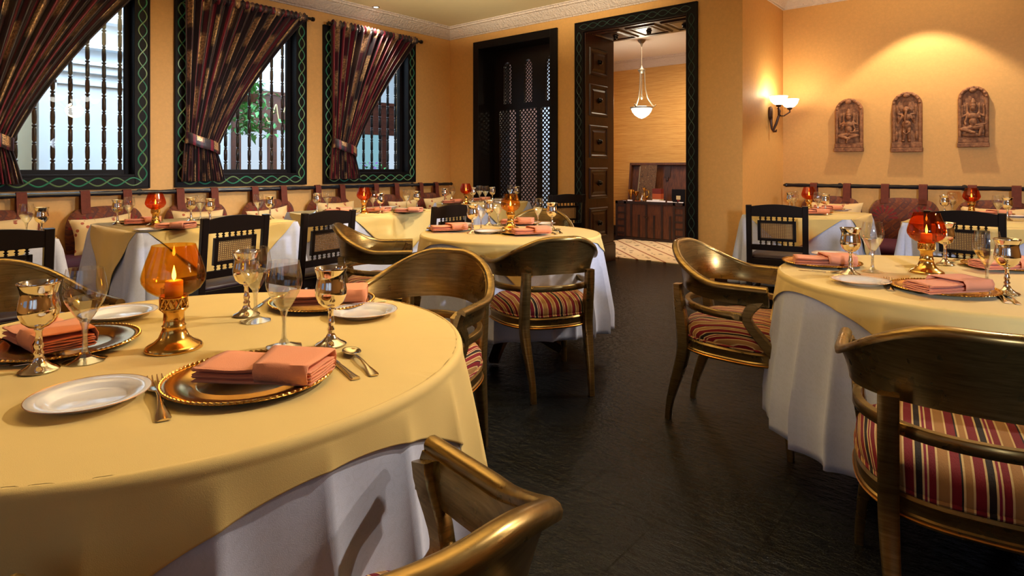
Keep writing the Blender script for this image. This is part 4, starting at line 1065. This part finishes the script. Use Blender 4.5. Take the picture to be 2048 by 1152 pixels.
def lay2(kind, tip, end, label):
    a, b = at_z(*tip, TZ + .003), at_z(*end, TZ + .003); v = a - b; L = v.length; p = (a + b) / 2
    bl, cat = BUILD[kind]
    return put('w_' + kind, bl, (p.x, p.y, TZ + .0035), atan2(-v.x, v.y), label, cat, {'fork': 'forks', 'spoon': 'spoons', 'knife': 'butter knives'}[kind], min(1.25, L / .188))
N1, N2, N3 = 'nearest round table', 'middle round table', 'right-hand round table'
NAPZ = TZ + .0035 + .013
# nearest round table
lay('amber', 348, 697, f'tall amber glass candle lamp on pierced brass base, {N1}')
lay('charger', 500, 762, f'brass charger under the front napkin of the {N1}')
lay('napkin', 532, 752, 'folded coral napkin on the front brass charger of the nearest round table', -9, NAPZ)
lay('plate', 180, 803, 'white bread plate at the front left of the nearest round table')
lay2('fork', (308, 757), (329, 849), 'silver fork between the front bread plate and front brass charger, nearest table')
lay2('knife', (645, 708), (712, 760), 'butter knife right of the front brass charger, nearest table')
lay2('spoon', (693, 700), (749, 753), 'round-bowled spoon at the right edge of the nearest round table')
lay('goblet', 662, 690, 'silver goblet right of centre on the nearest table, before the right bread plate')
lay('wine', 568, 694, 'cut crystal wine glass beside the right-hand silver goblet, nearest table')
lay('goblet', 78, 742, 'silver goblet at the far left of the nearest table')
lay('wine', 170, 722, 'cut crystal wine glass left of the amber lamp, nearest table')
lay('goblet', 493, 631, 'silver goblet at the back of the nearest table, behind a wine glass')
lay('wine', 511, 642, 'cut crystal wine glass at the back of the nearest table, before a goblet')
lay('charger', 126, 693, 'brass charger at the left of the nearest table, half bare and mirror-like')
lay('napkin', 98, 684, 'folded coral napkin on the left brass charger, nearest table', -38, NAPZ)
lay('plate', 238, 634, 'white bread plate behind the left brass charger, nearest table')
lay('charger', 645, 608, 'brass charger at the back of the nearest table')
lay('napkin', 655, 603, 'folded coral napkin on the back brass charger, nearest table', 10, NAPZ)
lay('plate', 726, 631, 'white bread plate at the right back of the nearest table')
lay2('knife', (700, 612), (772, 603), 'silver knife handle behind the right back bread plate, nearest table')
lay2('knife', (507, 620), (546, 595), 'silver knife left of the back brass charger, nearest table')
lay2('spoon', (38, 728), (-40, 740), 'spoon at the left picture edge on the nearest table')
lay2('knife', (122, 722), (20, 733), 'silver knife left of the left goblet foot, nearest table')
# middle round table
lay('goldamber', 1021, 458, f'golden amber candle lamp in the centre of the {N2}')
lay('goblet', 945, 467, f'silver goblet at the front left of the {N2}')
lay('wine', 962, 462, f'crystal wine glass beside the front left goblet, {N2}')
lay('goblet', 978, 451, f'silver goblet left of the lamp at the back of the {N2}')
lay('wine', 996, 452, f'crystal wine glass directly left of the lamp, {N2}')
lay('wine', 1076, 453, f'crystal wine glass right of the lamp, {N2}')
lay('goblet', 1104, 460, f'silver goblet at the right side of the {N2}')
for x, y, r, nx, d in ((900, 460, 14, 898, 'left side'), (1049, 467, 12, 1062, 'front edge'), (1040, 447.5, -8, 1035, 'back edge')):
    lay('charger', x, y, f'brass charger at the {d} of the {N2}'); lay('napkin', nx, y, f'folded coral napkin on the charger at the {d} of the {N2}', r, NAPZ)
for x, y, d in ((975, 466, 'front left'), (1085, 450, 'back right'), (922, 451.5, 'back left')): lay('plate', x, y, f'white bread plate at the {d} of the {N2}')
lay2('fork', (1002, 457), (1004, 473), f'fork between plate and front charger, {N2}'); lay2('spoon', (1112, 460), (1123, 468), f'spoon right of the right goblet, {N2}'); lay2('knife', (1097, 463), (1113, 470), f'knife right of the front charger, {N2}')
# right-hand round table
lay('redamber', 1853, 546, f'red amber candle lamp on the {N3}')
lay('goblet', 1701, 549, f'silver goblet at the left of the {N3}')
lay('wine', 1745, 544, f'crystal wine glass beside the left goblet, {N3}')
lay('goblet', 1890, 530, f'silver goblet just behind the red lamp, {N3}')
lay('wine', 1974, 579, f'crystal wine glass right of the front charger, {N3}')
lay('goblet', 2014, 588, f'silver goblet at the right picture edge, {N3}')
lay('charger', 1643, 529, f'brass charger at the left edge of the {N3}'); lay('napkin', 1648, 528, f'folded coral napkin on the left charger, {N3}', -20, NAPZ)
lay('charger', 1888, 582, f'brass charger at the front of the {N3}'); lay('napkin', 1893, 581, f'folded coral napkin on the front charger, {N3}', 8, NAPZ)
lay('charger', 2014, 536, f'brass charger at the far right of the {N3}'); lay('napkin', 2012, 536, f'folded coral napkin on the far right charger, {N3}', 0, NAPZ)
lay('plate', 1722, 568, f'white bread plate at the front left of the {N3}')
lay('plate', 1668, 514, f'white bread plate behind the left napkin, {N3}')
lay2('fork', (1774, 554), (1783, 590), f'fork beside the front left bread plate, {N3}')
lay2('knife', (1596, 541), (1652, 545), f'knife before the left charger, {N3}'); lay2('spoon', (1660, 547), (1704, 543), f'spoon before the left charger, {N3}')
lay2('knife', (1983, 579), (2019, 609), f'knife right of the front charger, {N3}'); lay2('spoon', (2012, 590), (2037, 610), f'spoon handle by the right goblet foot, {N3}')
lay2('knife', (1916, 530), (1957, 520), f'dark knife left of the far right charger, {N3}'); lay2('spoon', (1897, 527), (1918, 519), f'spoon behind the red lamp, {N3}')
# wall tables: positions measured on the cloth
def T_(tab, items):
    for kind, px, py, lb, *rz in items: lay(kind, px, py, f'{lb}, {tab}', rz[0] if rz else 0, NAPZ if kind == 'napkin' else None)
T_('leftmost window table', [('wine', 53, 474, 'crystal wine glass left of the goblet'), ('goblet', 83, 476, 'silver goblet right of the wine glass')])
T_('second window table', [('redamber', 311, 452, 'red amber candle lamp'), ('goblet', 235, 449, 'silver goblet at the left corner'), ('wine', 258, 447, 'crystal wine glass beside the left corner goblet'),
    ('charger', 279, 445.5, 'brass charger left of the lamp'), ('napkin', 286, 446, 'folded coral napkin left of the lamp', 30), ('plate', 299, 462, 'white bread plate before the lamp'),
    ('charger', 350, 456, 'brass charger right of the lamp'), ('napkin', 351, 456, 'folded coral napkin right of the lamp', -15), ('goblet', 382, 442, 'left goblet above the chair back'),
    ('wine', 401, 440, 'crystal wine glass above the chair back'), ('goblet', 420, 445, 'right goblet above the chair back'), ('plate', 482, 437, 'white bread plate between the two chairs'),
    ('charger', 500, 443, 'brass charger between the two chairs'), ('napkin', 500, 443, 'folded coral napkin between the two chairs', -10), ('wine', 517, 437, 'crystal wine glass at the right end'), ('goblet', 540, 438, 'silver goblet at the right end')])
T_('third window table', [('redamber', 728, 426, 'orange candle lamp'), ('goblet', 634, 426, 'silver goblet at the left end'), ('wine', 655, 425, 'crystal wine glass at the left end'),
    ('charger', 680, 424, 'brass charger at the left'), ('napkin', 677, 424.5, 'folded coral napkin at the left', 20), ('plate', 700, 431, 'white bread plate before the lamp'), ('wine', 746, 424, 'crystal wine glass right of the lamp'),
    ('goblet', 761, 427, 'silver goblet right of the lamp'), ('charger', 757, 422, 'brass charger behind the lamp'), ('napkin', 754, 423, 'folded coral napkin behind the lamp', -20), ('plate', 778, 416.5, 'white bread plate at the back'),
    ('wine', 813, 418, 'crystal wine glass left of the goblet at the right end'), ('goblet', 834, 419, 'silver goblet at the right end'), ('charger', 818, 424, 'brass charger beside the dark chair'), ('napkin', 818, 424, 'folded coral napkin beside the dark chair', -10)])
T_('corner window table', [('redamber', 932, 409, 'deep red candle lamp'), ('goblet', 889, 408, 'silver goblet left of the lamp'), ('wine', 904, 406, 'crystal wine glass left of the lamp'), ('charger', 908, 406, 'brass charger left of the lamp'), ('napkin', 905, 406, 'folded coral napkin left of the lamp', 15),
    ('goblet', 946, 405, 'silver goblet touching the lamp on its right'), ('wine', 959, 404, 'first crystal wine glass right of the lamp'), ('wine', 971, 405, 'second crystal wine glass right of the lamp'), ('goblet', 985, 404, 'silver goblet right of two wine glasses'),
    ('charger', 962, 401, 'brass charger at the back'), ('napkin', 962, 401, 'folded coral napkin at the back', 0), ('wine', 1020, 401, 'crystal wine glass at the right end'), ('goblet', 1034, 402, 'silver goblet at the right end'), ('plate', 998, 401, 'white bread plate at the back'), ('plate', 1000, 406, 'white bread plate at the front')])
T_('left wall table under the reliefs', [('redamber', 1618, 424, 'red amber candle lamp'), ('goblet', 1580, 424, 'gold-lit goblet at the left'), ('wine', 1588, 425, 'crystal wine glass at the left'), ('wine', 1636, 428, 'crystal wine glass right of the lamp'),
    ('goblet', 1651, 429, 'silver goblet right of the lamp'), ('charger', 1628, 427, 'brass charger before the lamp'), ('napkin', 1627, 427, 'folded coral napkin before the lamp', -10), ('plate', 1682, 422, 'white bread plate at the right'), ('charger', 1655, 420, 'brass charger at the back'), ('napkin', 1655, 420, 'folded coral napkin at the back', 10)])
T_('right wall table under the reliefs', [('redamber', 1943, 430, 'red amber candle lamp'), ('goblet', 1889, 433, 'gold-lit goblet above the chair back'), ('wine', 1905, 431, 'crystal wine glass above the chair back'), ('wine', 1996, 440, 'crystal wine glass right of the chair back'),
    ('goblet', 2015, 441, 'silver goblet at the picture edge'), ('plate', 2030, 435, 'white bread plate at the picture edge'), ('charger', 1985, 430, 'brass charger at the back'), ('napkin', 1985, 430, 'folded coral napkin at the back', -8)])

# ------------------------------------------------------------------ carved stone reliefs
def relief(cx, z0, w, h, kind, label):
    r0 = empty('carved_relief', (cx, YR, z0)); hw = w / 2; zb = h * .17
    m = MB(); pts = [(-hw, 0), (hw, 0), (hw, h - hw * .95)] + [(hw * cos(pi * k / 16), h - hw * .95 + hw * .95 * sin(pi * k / 16)) for k in range(1, 16)] + [(-hw, h - hw * .95)]
    m.prism(pts, -.03, -.004); m.obj('back_slab', 'carved', r0, smooth=30, bevel=.004)
    # raised border arch
    m = MB(); q = hw * .86; P = [(-q, -.036, zb)] + [(-q, -.036, h - hw * .95)] + [(-q * cos(pi * k / 16), -.038, h - hw * .95 + q * sin(pi * k / 16)) for k in range(1, 16)] + [(q, -.036, h - hw * .95), (q, -.036, zb)]
    m.tube(P, [.016 + .003 * (i % 2) for i in range(len(P))], 8)
    for k in range(9): a = pi * (k + .5) / 9; m.ell((-q * cos(a), -.05, h - hw * .95 + q * sin(a)), (.013, .012, .013), 6)
    m.ell((0, -.055, h - .035), (.03, .02, .024), 8); m.obj('arched_border', 'carved', r0, smooth=50)
    m = MB().box(-hw * 1.04, hw * 1.04, -.070, -.004, 0, zb * .42).box(-hw, hw, -.060, -.004, zb * .46, zb * .9).box(-hw * .98, hw * .98, -.05, -.004, zb * .38, zb * .98)
    m.obj('plinth', 'carved', r0, smooth=0, bevel=.004)
    m = MB(); s = h / .60; Z = lambda z: zb + z * s
    def L(a, b_, ra, rb_): m.tube([Vector(a).lerp(Vector(b_), t / 4) for t in range(5)], [ra + (rb_ - ra) * t / 4 for t in range(5)], 8); m.ell(a, (ra,) * 3, 6); m.ell(b_, (rb_,) * 3, 6)
    y = -.055
    if kind == 'stand':
        m.ell((0, y, Z(.17)), (.040, .032, .05), 10); m.ell((0, y, Z(.25)), (.036, .028, .035), 10)           # belly, chest
        m.ell((0, y - .006, Z(.325)), (.032, .028, .032), 10); m.ell((-.042, y + .008, Z(.33)), (.020, .010, .026), 8); m.ell((.042, y + .008, Z(.33)), (.020, .010, .026), 8)
        m.lathe([(.034, 0), (.038, .01), (.026, .022), (.028, .03), (.014, .05), (.004, .06)], 12, M=Matrix.Translation((0, y, Z(.352))))
        m.tube([(0, y - .03, Z(.32)), (-.004, y - .036, Z(.27)), (-.010, y - .036, Z(.22)), (-.004, y - .034, Z(.185)), (.014, y - .034, Z(.19))], [.013, .011, .009, .007, .006], 8)
        L((-.02, y, Z(.13)), (-.024, y, Z(.01)), .020, .013); L((.02, y, Z(.13)), (.024, y, Z(.01)), .020, .013)
        m.ell((-.028, y - .012, Z(.008)), (.014, .02, .01), 6); m.ell((.028, y - .012, Z(.008)), (.014, .02, .01), 6)
        for sx in (-1, 1):
            L((sx * .034, y, Z(.26)), (sx * .070, y, Z(.19)), .013, .010); L((sx * .070, y, Z(.19)), (sx * .066, y - .014, Z(.24)), .010, .010)
            L((sx * .036, y + .006, Z(.275)), (sx * .078, y + .006, Z(.28)), .012, .009); L((sx * .078, y + .006, Z(.28)), (sx * .080, y, Z(.35)), .009, .010)
            m.ell((sx * .088, y + .012, Z(.06)), (.018, .016, .05), 8)
        m.tube([(-.03, y - .028, Z(.10)), (0, y - .035, Z(.075)), (.03, y - .028, Z(.10))], .008, 6)
    else:
        k = 1 if kind == 'seat' else -1
        m.ell((0, y, Z(.15)), (.034, .028, .045), 10); m.ell((0, y, Z(.205)), (.040, .026, .035), 10)
        m.ell((0, y - .004, Z(.285)), (.023, .024, .030), 10); m.lathe([(.025, 0), (.028, .012), (.022, .03), (.024, .04), (.012, .07), (.003, .085)], 12, M=Matrix.Translation((0, y, Z(.30))))
        L((-.02, y, Z(.09)), (-.085, y - .012, Z(.075)), .026, .020); L((-.085, y - .012, Z(.075)), (.012, y - .026, Z(.04)), .019, .012)
        if k > 0: L((.02, y, Z(.09)), (.085, y - .012, Z(.075)), .026, .020); L((.085, y - .012, Z(.075)), (-.012, y - .026, Z(.048)), .019, .012); L((.0, y - .03, Z(.045)), (-.012, y - .03, Z(.0)), .010, .010)
        else: L((.02, y, Z(.09)), (.07, y - .014, Z(.10)), .025, .020); L((.07, y - .014, Z(.10)), (.05, y - .02, Z(.01)), .018, .011); m.ell((.0, y + .005, Z(.02)), (.09, .02, .022), 10)
        L((.03, y - .02, Z(.115)), (.095, y - .02, Z(.125)), .010, .009)
        for sx in (-1, 1):
            L((sx * .038, y, Z(.225)), (sx * .064, y, Z(.15)), .012, .010); L((sx * .064, y, Z(.15)), (sx * .055, y - .018, Z(.12 if sx * k > 0 else .19)), .010, .010)
            L((sx * .040, y + .006, Z(.235)), (sx * .085, y + .006, Z(.20)), .011, .009); L((sx * .085, y + .006, Z(.20)), (sx * .082, y, Z(.31)), .009, .010)
            L((sx * .048, y + .012, Z(.33)), (sx * .044, y + .012, Z(.21)), .009, .011)
    o = m.obj('seated_figure' if kind != 'stand' else 'standing_figure', 'carved', r0, smooth=60)
    rm = o.modifiers.new('fuse', 'REMESH'); rm.mode = 'VOXEL'; rm.voxel_size = .0045; rm.use_smooth_shade = True
    tag(r0, label, 'carving', 'arched stone reliefs on the golden wall')
relief(-1.457, 1.347, .27, .572, 'seat', 'arched carved relief of a cross-legged figure, leftmost of the three')
relief(-.925, 1.335, .265, .612, 'stand', 'arched carved relief of a standing elephant-headed figure, middle of the three')
relief(-.38, 1.373, .24, .585, 'other', 'darker arched carved relief of a half-seated figure, rightmost of the three')

# ------------------------------------------------------------------ lamps of the room
sc = empty('wall_sconce', (XC, 6.93, 1.60)); tag(sc, 'bronzed wall sconce with two glowing bowl shades beside the recess', 'wall lamp')
MB().super((.018, 0, .17), (.018, .04, .075), .6).obj('back_plate', 'iron', sc, smooth=70)
m = MB(); m.tube([(.02, 0, .13), (.022, 0, .08), (.03, 0, .0), (.05, 0, -.03), (.075, 0, -.03), (.08, 0, -.01)], [.02, .015, .010, .014, .012, .006], 8)
m.tube([(.045, 0, -.02), (.075, 0, .05), (.10, 0, .13), (.115, 0, .19), (.105, 0, .22), (.085, 0, .22)], [.012, .014, .013, .010, .008, .006], 8)
m.obj('scrolled_bracket', 'iron', sc)
for k, (dx, dy, dz) in enumerate(((.13, -.10, .24), (.19, .09, .22))):
    MB().tube([(.10, 0, .17), (.11, dy * .4, .14), (.13, dy * .9, .14), (dx, dy * 1.05, .18), (dx, dy, dz)], .008, 8).obj('arm', 'iron', sc)
    MB().lathe([(.001, -.02), (.022, -.012), (.03, .006), (.024, .01)], 16, M=Matrix.Translation((dx, dy, dz))).obj('cup', 'iron', sc)
    MB().lathe([(.02, .004), (.05, .018), (.078, .05), (.090, .088), (.094, .098), (.091, .098), (.086, .086), (.074, .052), (.048, .022), (.001, .012)], 28, M=Matrix.Translation((dx, dy, dz))).obj('lamp_shade', 'shade_lit', sc, smooth=60)
    point('sconce_bulb', (XC + dx, 6.93 + dy, 1.60 + dz + .10), 8, (1, .80, .5), .04)
pn = empty('pendant_lamp', (-4.32, 8.1, 2.0)); tag(pn, 'pewter pendant lamp with glowing bowl hanging beyond the doorway', 'pendant lamp')
MB().lathe([(.001, -.105), (.012, -.10), (.05, -.085), (.10, -.05), (.135, -.005), (.155, .05), (.15, .05), (.13, 0), (.09, -.04), (.001, -.085)], 36).obj('glass_bowl', 'bowl_lit', pn, smooth=60)
MB().lathe([(.150, .045), (.168, .05), (.170, .066), (.152, .07), (.150, .045)], 36).obj('rim_band', 'pewter', pn, smooth=50)
m = MB()
for k in range(3):
    a = k * 2 * pi / 3 + .5; m.tube([(r * cos(a), r * sin(a), z) for r, z in ((.205, .10), (.18, .07), (.15, .10), (.09, .20), (.055, .33), (.045, .46), (.04, .60))], [.008, .010, .009, .008, .008, .008, .008], 8)
m.obj('swept_arms', 'pewter', pn)
MB().lathe([(.001, .56), (.03, .57), (.05, .60), (.062, .615), (.03, .63), (.012, .66), (.008, .68)], 20).obj('crown_cap', 'pewter', pn, smooth=50)
MB().tube([(0, 0, .66), (0, 0, 1.0)], .006, 8).lathe([(.008, .96), (.02, 1.0), (.055, 1.04), (.06, 1.06), (.001, 1.06)], 20).obj('ceiling_rod', 'pewter', pn, smooth=50)
MB().lathe([(.001, .18), (.012, .19), (.02, .22), (.008, .25), (.012, .27), (.006, .34), (.006, .6)], 12).obj('centre_stem', 'pewter', pn, smooth=50)
point('pendant_bulb', (-4.32, 8.1, 2.16), 22, (1, .84, .6), .08)
dl = empty('recessed_downlight', at_z(752, 14, ZC)); tag(dl, 'small bright recessed downlight in the ceiling above the windows', 'ceiling light')
MB().lathe([(.045, 0), (.045, -.004), (.03, -.006), (.028, .0)], 24).obj('trim_ring', 'pewter', dl, smooth=40); MB().lathe([(.001, -.003), (.028, -.003)], 20).obj('bulb', 'spot_lit', dl)
spot('downlight_beam', tuple(dl.location - Vector((0, 0, .03))), (dl.location.x - .1, dl.location.y, 0), 45, SOFT, 95, .8, .03)
# chandelier at the unseen right end of the room (shows as a reflection in the window panes)
ch = empty('chandelier', (2.0, 3.75, 2.42)); tag(ch, 'chandelier whose lit shades reflect in the nearest window pane', 'chandelier')
MB().tube([(0, 0, 0), (0, 0, .70)], .01, 8).lathe([(.02, 0), (.05, .05), (.02, .12)], 16).obj('stem', 'iron', ch)
for k in range(5):
    a = 2 * pi * k / 5 + .3; MB().tube([(0, 0, .05), (.18 * cos(a), .18 * sin(a), -.04), (.36 * cos(a), .36 * sin(a), .08)], .01, 8).obj('arm', 'iron', ch)
    MB().lathe([(.02, .0), (.06, .02), (.085, .07), (.09, .09), (.08, .07), (.001, .02)], 20, M=Matrix.Translation((.36 * cos(a), .36 * sin(a), .09))).obj('lamp_shade', 'chand_lit', ch, smooth=60)
MB().lathe([(.001, -.20), (.08, -.17), (.14, -.10), (.16, -.04), (.001, -.02)], 24).obj('glass_bowl', 'chand_lit', ch, smooth=60)

# ------------------------------------------------------------------ chest and display in the far room
MT['rug'] = None
def rug():
    n = N('striped_rug'); t = n.coord(); sp = n.n('SeparateXYZ'); n.l(t, sp.inputs[0])
    d = n.math('FRACT', n.math('MULTIPLY', n.math('ADD', sp.outputs[0], sp.outputs[1]), 2.63))
    line = n.math('LESS_THAN', d, .10)
    w = n.n('TexVoronoi'); w.inputs['Scale'].default_value = 9; n.l(t, w.inputs['Vector'])
    mot = n.math('MULTIPLY', n.math('LESS_THAN', w.outputs['Distance'], .30), n.math('LESS_THAN', n.math('ABSOLUTE', n.math('SUBTRACT', d, .55)), .22))
    col = n.mix(mot, n.mix(n.noise(t, 6, 3), lin((214, 186, 142)), lin((232, 208, 168))), lin((120, 92, 66)))
    col = n.mix(line, col, lin((142, 78, 44))); n.bump(n.noise(t, 150, 2), .3, .003); return n.set(col, .9)
MT['rug'] = rug()
MB().box(-1.6, .62, 0, 1.84, 0, .012).obj('rug', 'rug', None, smooth=0, loc=(-3.4, 6.93, .001)); tag(bpy.data.objects['rug'], 'cream rug with brown diagonal stripes beyond the doorway', 'rug')
cy, cx0, cx1, ctz = 8.79, -5.16, -3.95, .635
chs = empty('storage_chest', ((cx0 + cx1) / 2, cy, 0)); hw = (cx1 - cx0) / 2
tag(chs, 'large open red wooden chest with dark iron bands beyond the doorway', 'chest')
m = MB().box(-hw, hw, 0, .02, .03, ctz).box(-hw, -hw + .02, 0, .46, .03, ctz).box(hw - .02, hw, 0, .46, .03, ctz).box(-hw, hw, .44, .46, .03, ctz).box(-hw, hw, 0, .46, .03, .06).box(-hw + .02, hw - .02, .02, .44, ctz - .05, ctz - .04)
m.obj('chest_body', 'chest', chs, smooth=0, bevel=.003)
m = MB().box(-hw - .01, hw + .01, -.012, .0, .0, .05).box(-hw - .005, hw + .005, -.010, 0, ctz - .045, ctz)
for x in (-hw, -hw + .16, hw - .20, hw - .04): m.box(x, x + .035, -.010, 0, .03, ctz)
for k in range(6): x = -hw + .27 + k * .135; m.box(x, x + .034, -.009, 0, .03 if k % 2 == 0 else .05, ctz - .04 if k % 2 == 0 else .42)
for k in range(5):
    z = .10 + k * .11; m.box(-hw + .035, -hw + .16, -.008, 0, z, z + .03); m.box(hw - .165, hw - .04, -.008, 0, z, z + .03)
m.obj('iron_bands', 'chest_dark', chs, smooth=0)
MB().lathe([(.001, 0), (.02, 0), (.02, .012), (.001, .016)], 12, M=Matrix.Translation((-.05, -.01, .40)) @ Matrix.Rotation(pi / 2, 4, 'X')).tube([(-.09, -.02, .40), (-.05, -.03, .36), (-.01, -.02, .40)], .006, 6).obj('hasp', 'iron', chs)
RL = Matrix.Translation((0, .46, ctz)) @ Matrix.Rotation(-.12, 4, 'X')
m = MB().box(-hw, hw, 0, .02, 0, .62, M=RL).box(-hw, hw, -.07, .02, .58, .62, M=RL).box(-hw, -hw + .03, -.07, .02, 0, .62, M=RL).box(hw - .03, hw, -.07, .02, 0, .62, M=RL)
lidm = m.obj('lid', 'chest', chs, smooth=0, bevel=.003); MB().box(.02, .12, -.012, 0, .38, .6, M=RL).box(.05, .09, -.02, 0, .33, .4, M=RL).obj('lid_hasp', 'iron', lidm, smooth=0)
MT['brocade_panel'] = N('bronze_brocade')
n = MT['brocade_panel']; f = n.noise(n.coord(), 34, 5, .7); n.bump(f, .4, .004)
MT['brocade_panel'] = n.set(n.ramp(f, [(.35, lin((52, 42, 34))), (.5, lin((120, 82, 46))), (.58, lin((70, 52, 40))), (.68, lin((196, 156, 96)))]), .5, .4)
ox = (cx0 + cx1) / 2
def on_chest(name, px, y, mb_list, label, cat, dz=0, scale=1):
    p = at_y(px, 390, y); r = empty(name, (p.x, y, ctz - .038 + dz)); r.scale = (scale,) * 3
    for nm, mb, mt in mb_list: mb.obj(nm, mt, r, smooth=45)
    return tag(r, label, cat)
rows = [[(x, .03 * sin(z * 2.4) + z * .16, z) for z in [k * .62 / 12 for k in range(13)]] for x in (-.15, -.05, .05, .15)]
m = MB().grid(rows); th = MB().grid([[(v[0], v[1] + .012, v[2]) for v in r] for r in rows]); m.add(th.v, th.f); m.box(-.16, -.145, -.004, .012, 0, .05)
on_chest('brocade_cloth', 1290, 9.05, [('cloth_body', m, 'brocade_panel'), ('edge_cord', MB().tube([(-.155, .03 * sin(k * .05 * 2.4) + k * .05 * .16, k * .05) for k in range(13)], .010, 6), 'pewter')], 'bronze brocade cloth draped against the open chest lid', 'cloth')
vase = lambda h, r: MB().lathe([(.001, 0), (r, 0), (r * .9, h * .06), (r * .25, h * .15), (r * .2, h * .45), (r * .45, h * .6), (r * .9, h * .85), (r * 1.1, h), (r, h * .98), (r * .3, h * .62), (.001, h * .6)], 20)
on_chest('brass_goblet', 1262, 8.88, [('goblet_body', vase(.22, .045), 'brass')], 'tallest brass goblet at the left end of the chest display', 'goblet')
on_chest('brass_goblet', 1272, 8.95, [('goblet_body', vase(.19, .05), 'brass')], 'second brass goblet from the left on the chest display', 'goblet')
on_chest('brass_ewer', 1289, 9.0, [('ewer_body', MB().lathe([(.001, 0), (.035, 0), (.055, .05), (.05, .09), (.018, .14), (.015, .2), (.03, .25), (.001, .25)], 20), 'brass'), ('handle', MB().tube([(.04, 0, .09), (.08, 0, .13), (.07, 0, .2), (.02, 0, .22)], .006, 6), 'brass')], 'slim brass ewer standing before the brocade cloth', 'ewer')
on_chest('silver_vase', 1285, 8.86, [('vase_body', MB().lathe([(.001, 0), (.03, 0), (.05, .04), (.048, .07), (.02, .11), (.012, .15), (.016, .17), (.001, .17)], 20), 'silver')], 'small round silver vase in front of the brass ewer', 'vase')
MT['orange'] = plain('orange_box_paper', lin((196, 92, 48)), .6); MT['creambox'] = plain('cream_box_paper', lin((226, 206, 156)), .6); MT['redbox'] = plain('red_box_paper', lin((120, 40, 28)), .6); MT['card'] = plain('white_card', lin((240, 234, 238)), .6); MT['blackbox'] = plain('black_lacquer', lin((16, 14, 18)), .3)
on_chest('striped_box', 1316, 8.98, [('lower_band', MB().box(-.075, .075, -.05, .05, 0, .075), 'creambox'), ('middle_band', MB().box(-.075, .075, -.05, .05, .076, .16), 'orange'), ('top_band', MB().box(-.075, .075, -.05, .05, .161, .24), 'redbox')], 'box striped cream, orange and red on the chest', 'box')
on_chest('display_case', 1358, 8.95, [('case_body', MB().box(-.11, .11, -.02, .06, 0, .24), 'blackbox'), ('bright_badge', MB().box(-.035, .035, -.024, -.02, .08, .14), 'creambox'), ('red_badge', MB().box(-.02, .02, -.025, -.02, .05, .08), 'redbox')], 'black display case with a small bright badge, right end of the chest', 'case')
on_chest('spice_bowl', 1275, 8.84, [('bowl_body', MB().lathe([(.001, 0), (.03, 0), (.05, .04), (.045, .04), (.001, .03)], 16), 'orange')], 'small orange bowl beside the silver vase', 'bowl')
MB().box(-.17, .17, -.06, .06, 0, .018).obj('dark_tray', 'blackbox', None, smooth=0, loc=(at_y(1280, 390, 8.93).x, 8.93, ctz - .038)); tag(bpy.data.objects['dark_tray'], 'low black tray under the brass goblets on the chest', 'tray')
for px, yy, sz, lb in ((1249, 8.84, .032, 'leftmost tent card on the chest edge'), (1260, 8.86, .045, 'second tent card from the left on the chest edge'), (1273, 8.82, .030, 'third tent card from the left on the chest edge'), (1299, 8.84, .05, 'tent card just left of the striped box'), (1312, 8.84, .06, 'tent card below the striped box'), (1325, 8.84, .05, 'tent card just right of the striped box'), (1340, 8.84, .045, 'tent card left of the black case'), (1350, 8.83, .035, 'tent card below the black case'), (1362, 8.84, .04, 'rightmost tent card on the chest edge')):
    on_chest('tent_card', px, yy, [('card_body', MB().add([(-sz, -sz * .5, 0), (sz, -sz * .5, 0), (sz, 0, sz * 1.2), (-sz, 0, sz * 1.2), (-sz, sz * .5, 0), (sz, sz * .5, 0)], [(0, 1, 2, 3), (3, 2, 5, 4)]), 'card')], 'white ' + lb, 'card')['group'] = 'tent cards on the chest'
